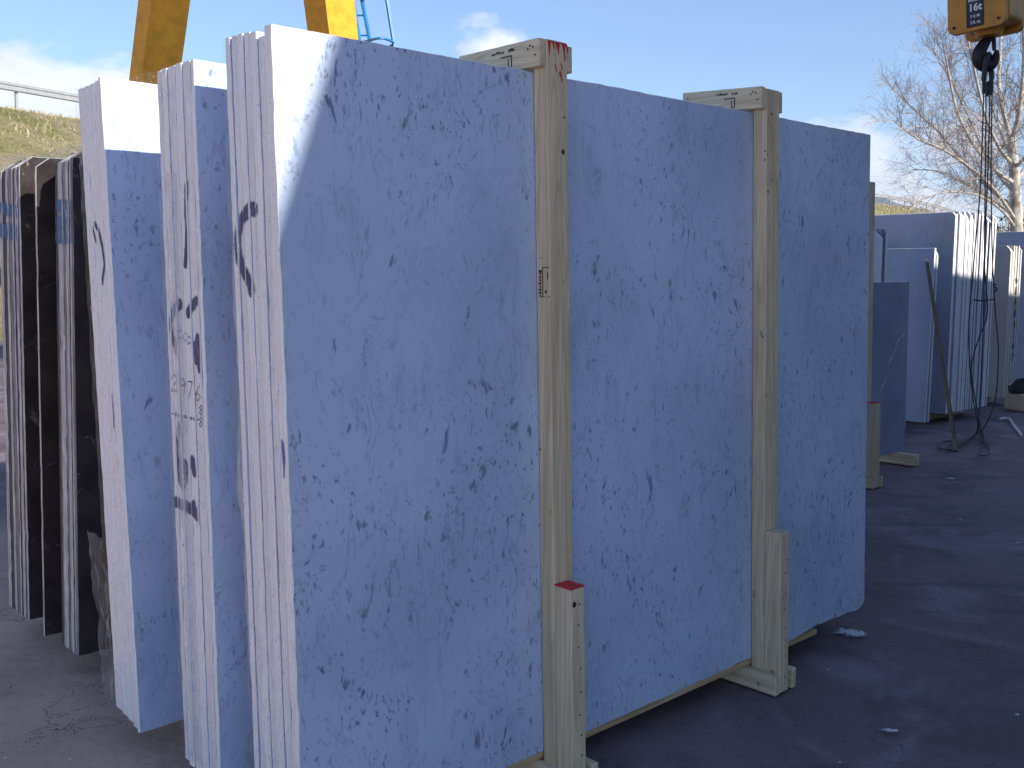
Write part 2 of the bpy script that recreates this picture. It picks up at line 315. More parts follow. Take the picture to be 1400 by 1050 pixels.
# tufts of dry grass on the slope
def leafcol(name, a, b, rough=.8, trans=.25):
    k = NT(name); v = k.n('ShaderNodeTexCoord').outputs['Object']; c = k.mix(k.ramp(k.noise(v, 1.3, 5, .7), .35, .65), a, b)
    return k.fin(c, rough, .2)
M['tuft'] = leafcol('dry_grass_blades', (.30, .28, .11), (.50, .42, .27))
tv = []; tf = []
for i in range(len(crest) - 1):
    p, q = crest[i], crest[i + 1]; L = (q - p).length; d = p.length
    if p.y < 20 or p.y > 190: continue
    inv = (-12 < p.x < 22)
    if inv: continue
    for _ in range(int(L * (520 if d < 60 else 120))):
        t = rnd.random(); o = -rnd.random() ** 1.3 * 9 + .3; b = p.lerp(q, t) + nrm[i] * o
        h = 0.0
        for j in range(S_ - 1):
            if sec[j][0] <= o <= sec[j + 1][0]: h = sec[j][1] + (sec[j + 1][1] - sec[j][1]) * (o - sec[j][0]) / (sec[j + 1][0] - sec[j][0])
        b.z = 7.25 + h - .08 + (7.4 - 7.25 if p.x < 0 else -.1); hh = rnd.uniform(.07, .24) * (1.5 if d > 60 else 1); a = rnd.random() * 6.28; w = hh * .13; lean = Vector((rnd.gauss(0, .12), rnd.gauss(0, .12), hh))
        e = Vector((math.cos(a), math.sin(a), 0)) * w; n0 = len(tv); tv += [b - e, b + e, b + lean]; tf.append((n0, n0 + 1, n0 + 2))
tag(mesh('grass', tv, tf, M['tuft']), 'dry yellow green grass tufts on the road bank', 'grass', kind='stuff')
# guardrail
gr = thing('guardrail', 'galvanised steel guardrail along the top of the grass bank', 'guardrail', crest[20])
gr.location = crest[28]; G0 = gr.location.copy()
rail = MB(); prof = [(0, .62), (.05, .66), (.05, .72), (0, .76), (0, .80), (.05, .84), (.05, .90), (0, .93)]
rp = crest; n0 = 0
for i, p in enumerate(rp):
    for (o, h) in prof: rail.v.append(tuple(p - nrm[i] * (o + .10) + Vector((0, 0, h)) - G0))
    for (o, h) in prof: rail.v.append(tuple(p - nrm[i] * (o + .092) + Vector((0, 0, h)) - G0))
Q = len(prof)
for i in range(len(rp) - 1):
    for j in range(Q - 1):
        a = i * 2 * Q + j; rail.f.append((a, a + 1, a + 2 * Q + 1, a + 2 * Q)); a += Q; rail.f.append((a, a + 2 * Q, a + 2 * Q + 1, a + 1))
rail.build('rail', M['galv'], gr)
pm = None; acc = 0.0; nxt = 0.0
for i in range(len(rp) - 1):
    L = (rp[i + 1] - rp[i]).length
    while nxt < acc + L:
        p = rp[i].lerp(rp[i + 1], (nxt - acc) / L); nxt += 3.6
        if p.y > 190 or p.y < 24: continue
        if pm is None: pm = MB().box(-.05, .05, -.03, .05, -.3, .86).build('post', M['galv'], gr); po = pm
        else: po = pm.copy(); COL.objects.link(po); po.parent = gr
        po.location = p - G0; po.rotation_euler = (0, 0, math.atan2(nrm[i].y, nrm[i].x) - math.pi / 2)
    acc += L
# far hills
k = NT('wooded_hills'); v = k.coords((1, 1, 1)); M['hill'] = k.fin(k.mix(k.ramp(k.noise(v, .012, 6, .65), .4, .65), (.05, .07, .04), (.10, .10, .07)), .9, .1)
hv = []; hf = []; HN, HM = 120, 8
for i in range(HN + 1):
    x = -3000 + 6600 * i / HN
    pk = 205 * math.exp(-((x - 1010) / 300) ** 2) + 45 + 30 * fbm(x * .0016, 3.3, 0, 5) 
    if x > 1500: pk += 60 * math.sin((x - 1500) * .003)
    for j in range(HM + 1):
        t = j / HM; hv.append((x + 90 * fbm(x * .003, t * 3, 9), 2500 + 700 * t, max(-1, pk * math.sin(min(1, t * 1.35) * math.pi / 2) ** 1.3 * (1 + .12 * fbm(x * .006, t * 5, 4)))))
for i in range(HN):
    for j in range(HM): a = i * (HM + 1) + j; hf.append((a, a + HM + 1, a + HM + 2, a + 1))
tag(mesh('hills', hv, hf, M['hill'], smooth=True), kind='structure')

# ------------------------------------------------------------------ hall beside the yard (casts the shade; outside the picture)
HS, HU, HZ = -1.11, -4.0, 5.17
hall = thing('industrial_hall', 'long grey concrete workshop hall with flat roof and steel doors facing the stone yard', 'building', row(HS, HU), ROT - math.atan(.154))
MB().box(0, 46, -18, 0, 0, HZ - .35, .02).build('wall', M['concrete'], hall)
MB().box(0, 46.01, -18.01, 0.001, HZ - .346, HZ, .0).build('roof', M['roofing'], hall)
MB().box(6.25, 7.75, -1.5, -.02, HZ + .001, HZ + 2.7, .02).build('hook_shade_box', M['roofing'], hall)  # unseen box added on the roof to shade the hook block
for i in range(4):
    dx = 5 + i * 10.5; dr = MB().box(dx, dx + 4.2, .004, .07, .02, 4.2, .01).build('door', M['steel_door'], hall)
    MB().box(dx + 3.7, dx + 3.78, .074, .13, 1.0, 1.25, .01).build('handle', M['galv'], dr)

# ------------------------------------------------------------------ slab bundles
def slab_outline(s0, s1, z0, z1, jit, seed, step=.035, sk=(0, 0), chips=()):
    # outline in (s, z); sk = shift of the left/right end at the top
    r = random.Random(seed); pts = []
    def add(ax, az, bx, bz):
        L = math.hypot(bx - ax, bz - az); n = max(2, int(L / step)); nx, nz = (bz - az) / L, -(bx - ax) / L
        for i in range(n):
            t = i / n; j = r.gauss(0, jit) + (r.random() < .06) * -r.uniform(1, 4) * jit
            if i == 0: j = -abs(j)
            pts.append((ax + (bx - ax) * t + nx * j, az + (bz - az) * t + nz * j))
    c = [(s0, z0), (s1, z0), (s1 + sk[1], z1), (s0 + sk[0], z1)]
    for a in chips:                       # cut a corner: (corner index, [points])
        pass
    for i in range(4): add(*c[i], *c[(i + 1) % 4])
    return pts
class Slab: pass
def slab(parent, org, s0, s1, u0, u1, z0, z1, lean, mats, seed, jit=.0012, sk=(0, 0), outline=None, name='slab', zb=.1, axis=0, face_edges=(1,)):
    # u leans with height. org=(s,u) of the parent empty.  axis 0: slab plane along s; axis 1: slab plane along u (roles swapped)
    ol = outline or slab_outline(s0, s1, z0, z1, jit, seed, sk=sk)
    n = len(ol); e = .0018; smin = min(p[0] for p in ol); smax = max(p[0] for p in ol); zmin = min(p[1] for p in ol); zmax = max(p[1] for p in ol)
    cx, cz = (smin + smax) / 2, (zmin + zmax) / 2
    ins = []
    for i in range(n):
        ax, az = ol[i - 1]; bx, bz = ol[(i + 1) % n]; L = math.hypot(bx - ax, bz - az) or 1
        ins.append((ol[i][0] - (bz - az) / L * e, ol[i][1] + (bx - ax) / L * e))
    rings = [(ins, u0), (ol, u0 + e), (ol, u1 - e), (ins, u1)]
    V = []
    for pl, u in rings:
        for (s, z) in pl:
            uu = u + lean * (z - zb)
            V.append((s - org[0], uu - org[1], z) if axis == 0 else (uu - org[0], s - org[1], z))
    Fc = []; mi = []
    fl = axis == 1
    def put(f, m): Fc.append(tuple(reversed(f)) if fl else tuple(f)); mi.append(m)
    put(range(n), 0); put([3 * n + i for i in reversed(range(n))], 0)
    for k_ in range(3):
        for i in range(n):
            j = (i + 1) % n; put((k_ * n + i, (k_ + 1) * n + i, (k_ + 1) * n + j, k_ * n + j), 1)
    o = mesh(name, V, Fc, mats, parent, midx=mi)
    q = Slab(); q.o = o; q.u0, q.u1, q.lean, q.zb = u0, u1, lean, zb
    lf = sorted([(z, s) for (s, z) in ol if s < smin + .06]); q.left = lf
    q.minz, q.maxz = zmin, zmax
    return q
def left_at(q, z):
    l = q.left
    if z <= l[0][0]: return l[0][1]
    for a, b in zip(l, l[1:]):
        if a[0] <= z <= b[0]: return a[1] + (b[1] - a[1]) * (z - a[0]) / max(1e-6, b[0] - a[0])
    return l[-1][1]
def marks(parent, org, slabs, strokes, mat, sref, name='paint_mark', du=.0035, dz=.006):
    # strokes in photo pixels on the end plane -> cells that sit on whichever slab edge lies behind them
    segs = []
    for pts, hw in strokes:
        q = [end_uz(x, y, sref) for x, y in pts]; w = hw * .0026
        for a, b in zip(q, q[1:]): segs.append((a, b, w))
    us = [c for s in segs for c in (s[0][0], s[1][0])]; zs = [c for s in segs for c in (s[0][1], s[1][1])]; mw = max(s[2] for s in segs) * 1.5
    def fade(u, z):
        best = 0
        for (a, b, w) in segs:
            dx, dy = b[0] - a[0], b[1] - a[1]; L = dx * dx + dy * dy; t = max(0, min(1, ((u - a[0]) * dx + (z - a[1]) * dy) / L)) if L else 0
            d = math.hypot((u - a[0] - dx * t) * 1.15, z - a[1] - dy * t) / w
            best = max(best, max(0, min(1, 1.5 - d)))
        return best
    V = []; Fc = []; A = []
    u = min(us) - mw
    while u < max(us) + mw:
        z = min(zs) - mw
        while z < max(zs) + mw:
            f = [fade(u, z), fade(u + du, z), fade(u + du, z + dz), fade(u, z + dz)]
            if max(f) > .02:
                for q in slabs:
                    l = q.lean * (z - q.zb)
                    if q.u0 + l + .0012 < u and u + du < q.u1 + l - .0012 and q.minz < z < q.maxz - dz:
                        n = len(V)
                        for (a, b) in ((u, z), (u + du, z), (u + du, z + dz), (u, z + dz)): V.append((left_at(q, b) - .0016 - org[0], a - org[1], b))
                        Fc.append((n, n + 3, n + 2, n + 1)); A += f; break
            z += dz
        u += du
    if not V: return None
    o = mesh(name, V, Fc, mat, parent); at = o.data.attributes.new('fade', 'FLOAT', 'POINT'); at.data.foreach_set('value', A); return o
def sheet(parent, name, mat, fn, nu, nv):
    V = [fn(i / nu, j / nv) for j in range(nv + 1) for i in range(nu + 1)]
    Fc = [(j * (nu + 1) + i, j * (nu + 1) + i + 1, (j + 1) * (nu + 1) + i + 1, (j + 1) * (nu + 1) + i) for j in range(nv) for i in range(nu)]
    return mesh(name, V, Fc, mat, parent, True)

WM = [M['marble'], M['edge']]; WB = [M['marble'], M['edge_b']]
def base_frame(t, org, ss, ua, ub, zs=.075, slat=None):
    for s in ss:
        for k_ in (0, 1):
            a = s - .026 if k_ == 0 else s + .083
            MB().box(a - org[0], a + .026 - org[0], ua - org[1], ub - org[1], 0.001, zs, .003).build('bearer', M['wood_y'], t)
    if slat: MB().box(slat[0] - org[0], slat[1] - org[0], slat[2] - org[1], slat[3] - org[1], zs + .001, .0985, .002).build('base_board', M['wood_x'], t)

# ---- A: the big crated bundle
SA = -1.872; oA = (-.5, .1); LA = .048 / 1.953
A = thing('slab_bundle', 'white grey-flecked marble slab bundle crated in pine posts, one stub post with red top', 'slab bundle', row(*oA), ROT, 'bundles of marble slabs')
# front slab: right bottom corner knocked off
ol = slab_outline(SA, .838,   .1, 2.053, .0009, 11, sk=(-.004, -.004))
chip = [(.30, .101), (.469, .118), (.50, .113), (.56, .115), (.65, .110), (.70, .113), (.77, .104), (.80, .108), (.822, .118), (.838, .133)]
ol2 = [p for p in ol if not (p[1] < .130 and p[0] > .30)]
ix = max(i for i, p in enumerate(ol2) if p[1] < .13 and p[0] <= .30)
ol = ol2[:ix + 1] + chip + ol2[ix + 1:]
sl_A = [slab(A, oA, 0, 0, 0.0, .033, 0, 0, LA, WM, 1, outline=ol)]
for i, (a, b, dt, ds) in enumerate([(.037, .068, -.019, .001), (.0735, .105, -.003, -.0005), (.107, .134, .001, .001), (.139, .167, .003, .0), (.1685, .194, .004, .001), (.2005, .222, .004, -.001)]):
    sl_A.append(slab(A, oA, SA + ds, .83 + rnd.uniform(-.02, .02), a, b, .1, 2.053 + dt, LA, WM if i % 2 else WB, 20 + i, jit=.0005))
PS = (-1.062, .004)
for n_, s in enumerate(PS):
    x = s - oA[0]
    def bx(x0, x1, u0, u1, z0, z1, name, mat, b=.004, tilt=0): return MB().box(x0 - oA[0], x1 - oA[0], u0 - oA[1], u1 - oA[1], z0, z1, b, (0, LA), .1, tilt).build(name, mat, A)
    pz = 2.135 if n_ == 0 else 2.13
    po = bx(s, s + .083, -.055, -.001, .002, pz, 'post', M['wood_z'])
    bx(s, s + .083, .224, .275, .002, 2.12, 'post', M['wood_z'])
    tl = 0.0 if n_ == 0 else .055
    h1 = bx(s - .027, s - .001, -.053, .285, 2.060, 2.134, 'header', M['wood_y'], .003, tl)
    h2 = bx(s + .084, s + .108, -.050, .285, 2.056, 2.128, 'header', M['wood_y'], .003, tl)
    zt = .612 if n_ == 0 else .585
    st = bx(s, s + .058, -.122, -.056, .004, zt, 'stub_post', M['wood_z'], .004)
    # nails in stub and header, stamps, knots
    nb = MB()
    for i in range(9):
        nz = .06 + i * .062 + rnd.uniform(-.012, .012); nx = s + .034 + rnd.uniform(-.006, .006)
        if nz < zt - .04: nb.box(nx - .0022 - oA[0], nx + .0022 - oA[0], -.1235 - oA[1], -.1215 - oA[1], nz, nz + .005, 0, (0, LA), .1)
    tag(nb.build('nails', M['nail'], st), kind='stuff')
    nb = MB()
    for (du_, dz_) in ((.0, .05), (-.008, .028), (.012, .055), (.02, .047), (.30, .05), (.305, .03)):
        uu = -.03 + du_ if du_ < .1 else du_ - .04
        zz = 2.06 + dz_ + tl * (uu + .05); nb.box(s - .0285 - oA[0], s - .0268 - oA[0], uu - .0025 - oA[1], uu + .0025 - oA[1], zz, zz + .005, 0, (0, LA), .1)
    tag(nb.build('nails', M['nail'], h1), kind='stuff')
    sb = MB(); r2 = random.Random(n_ + 5)
    for i in range(11):                    # smudged ink stamp: row of small strokes over a boxed mark
        uu = .045 + i * .0085; zz = 2.113 + r2.uniform(-.001, .001) + tl * (uu + .05)
        if i in (3, 4): continue
        sb.box(s - .0284 - oA[0], s - .0272 - oA[0], uu - oA[1], uu + r2.uniform(.004, .007) - oA[1], zz, zz + r2.uniform(.004, .008), 0, (0, LA), .1)
    for (u0, u1, z0, z1) in ((.055, .10, 2.100, 2.103), (.055, .058, 2.072, 2.10), (.068, .0705, 2.07, 2.094), (.058, .07, 2.068, 2.071)):
        q = tl * (u0 + .05); sb.box(s - .0284 - oA[0], s - .0272 - oA[0], u0 - oA[1], u1 - oA[1], z0 + q, z1 + q, 0, (0, LA), .1)
    tag(sb.build('ink_stamp', M['ink'], h1), kind='stuff')
    if n_ == 0:
        bx(s + .001, s + .057, -.121, -.057, zt - .0005, zt + .0035, 'red_top', M['red'], 0)
        rb = MB()                          # red brush marks run down the head of the post
        for i in range(13):
            a = s + .004 + i * .0058; L = max(.004, rnd.gauss(.020, .014)) * (1.5 if i in (1, 5, 10, 11) else .7); dx_ = rnd.uniform(-.004, .008)
            y = -.0562 - oA[1]; zt2 = 2.131
            q = [(a, zt2), (a + .0062, zt2), (a + .0045 + dx_, zt2 - L), (a + .002 + dx_, zt2 - L * 1.1)]
            rb.add([(c[0] - oA[0], y + LA * (c[1] - .1), c[1]) for c in q] + [(c[0] - oA[0], y + .002 + LA * (c[1] - .1), c[1]) for c in q], [(0, 3, 2, 1), (4, 5, 6, 7), (0, 1, 5, 4), (1, 2, 6, 5), (2, 3, 7, 6), (3, 0, 4, 7)])
        for (a, z_, L) in ((.030, 2.07, .02), (.05, 2.055, .03), (.053, 2.075, .015), (.045, 2.05, .012)):
            q = [(s + a, z_), (s + a + .003, z_), (s + a + .010, z_ - L), (s + a + .007, z_ - L)]; y = -.0562 - oA[1]
            rb.add([(c[0] - oA[0], y + LA * (c[1] - .1), c[1]) for c in q] + [(c[0] - oA[0], y + .002 + LA * (c[1] - .1), c[1]) for c in q], [(0, 3, 2, 1), (4, 5, 6, 7), (0, 1, 5, 4), (1, 2, 6, 5), (2, 3, 7, 6), (3, 0, 4, 7)])
        rb.build('red_brush_mark', M['red'], po)
        sb = MB()                          # heat-treatment stamp turned on end on the side of the post
        xo = s - .0012 - oA[0]
        for (u0, u1, z0, z1) in ((-.054, -.028, 1.514, 1.516), (-.029, -.027, 1.435, 1.514), (-.054, -.046, 1.432, 1.434), (-.036, -.024, 1.432, 1.434), (-.050, -.047, 1.482, 1.502), (-.043, -.037, 1.443, 1.451)):
            sb.box(xo, xo + .002, u0 - oA[1], u1 - oA[1], z0, z1, 0, (0, LA), .1)
        for i in range(8): z0 = 1.432 + i * .0088; sb.box(xo, xo + .002, -.021 - oA[1], -.021 + r2.uniform(.003, .008) - oA[1], z0, z0 + .006, 0, (0, LA), .1)
        sb.box(xo, xo + .002, -.024 - oA[1], -.014 - oA[1], 1.500, 1.507, 0, (0, LA), .1)
        tag(sb.build('ink_stamp', M['ink'], po), kind='stuff')
    # a few knots on the front
    for (a, z_, r_) in ([(.060, 1.835, .006), (.066, 1.93, .003)] if n_ == 0 else [(.012, 1.78, .004), (.03, 2.045, .004)]):
        c = [(s + a + r_ * math.cos(w) - oA[0], -.0556 - oA[1] + LA * (z_ - .1), z_ + r_ * 1.3 * math.sin(w)) for w in [i * math.pi / 4 for i in range(8)]]
        kb = MB().add(c + [(q[0], q[1] + .002, q[2]) for q in c], [tuple(range(8)), tuple(reversed(range(8, 16)))] + [(i, (i + 1) % 8, (i + 1) % 8 + 8, i + 8) for i in range(8)]); kb.build('knot', M['ink'], po)
# knot in the red-topped stub
c = [(PS[0] + .014 + .0075 * math.cos(w) - oA[0], -.1228 - oA[1] + LA * .47, .568 + .009 * math.sin(w)) for w in [i * math.pi / 4 for i in range(8)]]
mesh('knot', c + [(q[0], q[1] + .002, q[2]) for q in c], [tuple(range(8)), tuple(reversed(range(8, 16)))] + [(i, (i + 1) % 8, (i + 1) % 8 + 8, i + 8) for i in range(8)], M['ink'], A)
base_frame(A, oA, PS, -.124, .30, slat=(-1.87, .47, .004, .215))
# film round the left end and hanging behind it
def wr(x, y, z, a=.006): return a * fbm(x * 3, y * 3, z * 3, 4)
sheet(A, 'plastic_film', M['film'], lambda a, b: (SA - .007 + wr(a * 3, b * 9, 1) - oA[0], .002 + .222 * a + LA * (2.03 * b) + wr(a * 2, b * 6, 4, .004) - oA[1], .12 + 1.93 * b), 22, 120)
sheet(A, 'plastic_film', M['film_thick'], lambda a, b: (SA + .01 + .02 * fbm(a * 2, b * 7, 3) + .05 * a - oA[0], .236 + LA * 1.9 * b + a * (.05 + .055 * max(0, math.sin(b * 3.3)) + .012 * fbm(b * 9, 2.2)) - oA[1], .12 + 1.75 * b + .02 * a), 8, 90)
sheet(A, 'plastic_film', M['film_thin'], lambda a, b: (SA + .02 + .40 * a - oA[0], .262 + .012 * fbm(a * 6, b * 3, 5) - oA[1], 2.035 + b * (.055 * math.sin(a * math.pi) ** .6 + .015 * fbm(a * 9, 1.0))), 30, 6)
sheet(A, 'plastic_film', M['film_thick'], lambda a, b: (.842 + .036 * a + .010 * math.sin(b * 3.1) * a + wr(a, b * 8, 6, .006) - oA[0], .06 + .03 * a + LA * 1.9 * b - oA[1], .45 + 1.56 * b - .10 * a), 4, 60)
marks(A, oA, sl_A, [([(349, 286), (341, 286), (331, 299), (326, 318), (325, 335), (328, 356), (335, 374), (343, 388), (344, 396)], 6.6)], M['spray'], SA)
marks(A, oA, sl_A, [([(387, 602), (388, 618), (390, 640)], 1.6), ([(389, 606), (391, 625), (390, 652)], 1.2)], M['crayon'], SA, 'crayon_mark', .002, .004)

# ---- B
SB = -1.868; oB = (-.5, .53); LB = .023 / 1.93; uB = .424
B = thing('slab_bundle', 'white marble slab bundle with tall dark spray numbers and handwriting on its sawn edges', 'slab bundle', row(*oB), ROT, 'bundles of marble slabs')
sl_B = []
for i, (a, b, dt, ds, dzb) in enumerate([(0, .0185, -.001, 0, -.0), (.0235, .064, .0, .001, 0), (.069, .105, .001, -.0005, 0), (.1105, .150, 0, .001, .0), (.1565, .188, 0, .0, .012), (.1945, .217, -.001, .0015, .02)]):
    sl_B.append(slab(B, oB, SB + ds, .80 + rnd.uniform(-.03, .03), uB + a, uB + b, .1 + dzb, 2.037 + dt, LB, WB if i % 2 else WM, 40 + i, jit=.0006))
base_frame(B, oB, PS, uB - .06, uB + .26, slat=(-1.80, .47, uB + .002, uB + .21))
sheet(B, 'plastic_film', M['film'], lambda a, b: (SB - .008 + wr(a * 3, b * 9, 11) - oB[0], uB + .004 + .212 * a + LB * 1.9 * b + wr(a * 2, b * 6, 14, .004) - oB[1], .14 + 1.85 * b), 22, 120)
sheet(B, 'plastic_film', M['film_thick'], lambda a, b: (SB - .006 - .012 * math.sin(a * math.pi) + wr(a * 3, b * 14, 17, .008) - oB[0], uB + .118 + .030 * a + LB * 1.9 * b + .010 * fbm(b * 6, 3.0) - oB[1], .14 + 1.62 * b), 5, 110)
spB = [([(255, 252), (255, 290), (256, 330), (254, 362)], 3.2), ([(268, 412), (262, 420), (258, 428)], 4.2), ([(246, 416), (238, 424), (234, 436), (234, 446)], 4.4), ([(235, 452), (240, 470), (241, 478)], 4.2), ([(270, 462), (271, 480), (273, 504)], 3.8), ([(266, 470), (268, 495)], 2.4),
       ([(246, 582), (243, 600), (244, 624), (246, 655), (251, 664)], 4.2), ([(247, 628), (254, 636), (254, 655)], 3.8), ([(264, 630), (266, 645)], 4.6), ([(231, 640), (233, 652)], 2.5), ([(234, 684), (245, 688), (258, 694), (269, 702)], 4.6), ([(266, 690), (270, 706)], 4.0)]
marks(B, oB, sl_B, [(p, w * 1.3) for p, w in spB], M['spray'], SB)
def px_text(txt, x0, y0, w, h, dx, dy):
    segd = {'1': [[(.5, 0), (.5, 1)]], '2': [[(0, .2), (.5, 0), (1, .25), (0, 1), (1, 1)]], '9': [[(1, .3), (.5, 0), (0, .25), (.5, .5), (1, .3), (.8, 1)]], '7': [[(0, 0), (1, 0), (.4, 1)]], '6': [[(.9, 0), (.1, .6), (.5, 1), (1, .75), (.5, .5), (.1, .7)]], '3': [[(0, .1), (.8, 0), (.4, .45), (1, .7), (.5, 1), (0, .9)]], '0': [[(.5, 0), (0, .5), (.5, 1), (1, .5), (.5, 0)]], 'C': [[(1, .1), (.3, 0), (0, .5), (.3, 1), (1, .9)]], 'D': [[(0, 0), (0, 1), (.8, .7), (.8, .3), (0, 0)]], '4': [[(.6, 0), (0, .6), (1, .6)], [(.7, .3), (.7, 1)]], '8': [[(.5, 0), (.1, .25), (.9, .7), (.5, 1), (.1, .7), (.9, .25), (.5, 0)]], '-': [[(0, .5), (1, .5)]]}
    out = []
    for i, ch in enumerate(txt):
        for s in segd.get(ch, []): out.append([(x0 + i * dx + p[0] * w, y0 + i * dy + p[1] * h) for p in s])
    return out
marks(B, oB, sl_B, [(s, .55) for s in px_text('DCCDC', 236, 447, 5, 12, 7.4, 4.0)], M['crayon'], SB, 'handwriting', .0016, .002)
marks(B, oB, sl_B, [(s, .55) for s in px_text('12976', 224, 508, 8, 22, 10.5, 4.6) + px_text('88', 272, 554, 5, 14, 0, 16)], M['pen'], SB, 'handwriting', .0016, .002)
marks(B, oB, sl_B, [(s, .6) for s in px_text('-0-00-0-00-', 226, 562, 3, 4, 4.3, 1.0)], M['pen'], SB, 'handwriting', .0016, .002)

# ---- C
SC = -1.872; oC = (-.5, 1.05); LC = .092 / 1.97; uC = .942
Cb = thing('slab_bundle', 'white marble slab bundle wrapped in clear plastic film, faint blue arc sprayed on its end', 'slab bundle', row(*oC), ROT, 'bundles of marble slabs')
sl_C = []
for i, (a, b, dt, ds, dzb) in enumerate([(0, .017, .003, 0, -.008), (.020, .046, -.004, .0005, 0), (.0485, .086, -.008, .0005, .01), (.0885, .130, -.009, .001, .015), (.1325, .180, -.010, .001, .02)]):
    sl_C.append(slab(Cb, oC, SC + ds, .78 + rnd.uniform(-.03, .03), uC + a, uC + b, .1 + dzb, 2.068 + dt, LC, WM, 60 + i, jit=.0004))
base_frame(Cb, oC, PS, uC - .04, uC + .24, zs=.066, slat=None)
MB().box(-1.4 - oC[0], .6 - oC[0], uC + .004 - oC[1], uC + .17 - oC[1], .068, .091, .002).build('base_board', M['wood_x'], Cb)
sheet(Cb, 'plastic_film', M['film'], lambda a, b: (SC - .008 + wr(a * 3, b * 8, 31, .007) - oC[0], uC + .006 + .18 * a + LC * 1.97 * b + wr(a * 2, b * 5, 33, .004) - oC[1], .11 + 1.95 * b), 22, 110)
sheet(Cb, 'plastic_film', M['film_thin'], lambda a, b: (SC + .03 * a + .02 * fbm(a * 3, b * 5, 41) - oC[0], uC + .185 + a * (.16 + .05 * b) + LC * .9 * b - oC[1], .03 + .10 * (1 - b) * (1 - a) + .62 * b), 14, 50)
sheet(Cb, 'plastic_film', M['film'], lambda a, b: (SC + .02 + .62 * a - oC[0], uC + .092 + .10 + .05 * b + .02 * fbm(a * 5, b * 2, 44) - oC[1], 2.06 + b * (.07 + .02 * fbm(a * 7, 4.0))), 30, 6)
marks(Cb, oC, sl_C, [([(130, 306), (136, 318), (141, 340), (143, 362), (140, 386)], 3.2), ([(126, 308), (131, 330)], 2.0)], M['spray'], SC)
marks(Cb, oC, sl_C, [([(154, 540), (155, 560), (156, 584)], 1.8)], M['crayon'], SC, 'crayon_mark', .002, .004)

# ---- D and E: dark marble
def dark_bundle(label, uf, s_left, ztop, spec, oo, seed, lean=-.088, z0=.09):
    t = thing('slab_bundle', label, 'slab bundle', row(*oo), ROT, 'bundles of marble slabs'); sl = []
    for i, (a, b, mt, ds, dt) in enumerate(spec):
        ol = slab_outline(s_left + ds, .9, z0, ztop + dt, .0006, seed + i)
        r = .05
        ol = [(max(s, s_left + ds + (r - math.sqrt(max(0, r * r - (r - (ztop + dt - z)) ** 2)) if ztop + dt - z < r else 0)), z) for (s, z) in ol]
        sl.append(slab(t, oo, 0, 0, uf + a, uf + b, 0, 0, lean, [M['dark'], M[mt]], seed + i, outline=ol))
    base_frame(t, oo, PS, uf - .04, uf + spec[-1][1] + .04, zs=.06)
    MB().box(-1.3 - oo[0], .6 - oo[0], uf + .004 - oo[1], uf + spec[-1][1] - oo[1], .062, .086, .002).build('base_board', M['wood_x'], t)
    return t, sl
oD = (-.5, 1.85)
Dd, sl_D = dark_bundle('dark brown marble slab bundle with a blue band across its pale edges', 1.722, -1.77, 1.925,
    [(0, .019, 'dark_edge_m', 0.0000, 0), (.022, .036, 'dark_edge_l', 0.0012, -.003), (.041, .055, 'dark_edge_l', -0.0009, -.005), (.059, .073, 'dark_edge_l', 0.0006, -.006), (.077, .093, 'dark_edge_m', 0.0012, -.008), (.097, .137, 'dark_edge_l', 0.0000, -.008), (.145, .160, 'dark_edge_m', 0.0036, -.01), (.166, .182, 'dark_edge_d', 0.0048, -.012), (.300, .313, 'dark_edge_l', -0.0200, -.01)], oD, 80)
oE = (-.5, 2.45)
Ee, sl_E = dark_bundle('dark brown marble slab bundle under crumpled film, dusty top catching the sun', 2.262, -1.77, 1.94,
    [(0, .014, 'dark_edge_l', 0.0000, 0), (.018, .030, 'dark_edge_m', 0.0018, -.004), (.034, .050, 'dark_edge_l', -0.0006, -.004), (.056, .066, 'dark_edge_l', 0.0009, -.003), (.07, .082, 'dark_edge_d', 0.0018, -.006), (.086, .10, 'dark_edge_l', 0.0000, -.006), (.106, .14, 'dark_edge_m', 0.0012, -.006), (.145, .17, 'dark_edge_l', 0.0000, -.01), (.175, .21, 'dark_edge_d', 0.0015, -.01), (.215, .25, 'dark_edge_l', 0.0000, -.01)], oE, 110)
marks(Dd, oD, sl_D, [([(78, 282), (98, 284)], 9), ([(78, 305), (98, 307)], 11), ([(76, 325), (97, 325)], 8)], M['band'], -1.77, 'blue_band', .004, .01)
marks(Ee, oE, sl_E, [([(2, 285), (24, 290)], 9), ([(2, 315), (22, 318)], 12)], M['band'], -1.77, 'blue_band', .004, .01)
for t, oo, uf, z1, wd in ((Dd, oD, 1.722, 1.925, .32), (Ee, oE, 2.262, 1.94, .27)):
    sheet(t, 'plastic_film', M['film_dust'], lambda a, b, uf=uf, oo=oo, z1=z1: (-1.775 + 1.2 * a - oo[0], uf - .008 - .088 * (z1 - .1 - .32 * (1 - b)) + wr(a * 6, b * 3, uf, .008) - oo[1], z1 - .32 * (1 - b) + .006), 40, 14)
    sheet(t, 'plastic_film', M['film_dust'], lambda a, b, uf=uf, oo=oo, z1=z1, wd=wd: (-1.785 + .05 * (1 - math.sin(min(1, b * 3) * 1.57)) * 0 + 1.0 * b - oo[0], uf - .17 + wd * a - oo[1], z1 + .012 + .012 * fbm(a * 6, b * 18, uf) - (.05 * max(0, 1 - b * 22) ** 2)), 14, 60)
    if 0: sheet(t, 'plastic_film', M['film_thin'], lambda a, b, uf=uf, oo=oo, z1=z1, wd=wd: (-1.80 + wr(a * 5, b * 9, uf + 3, .01) - oo[0], uf + wd * a - .088 * (1.8 * b) - oo[1], .12 + (z1 - .12) * b), 16, 80)

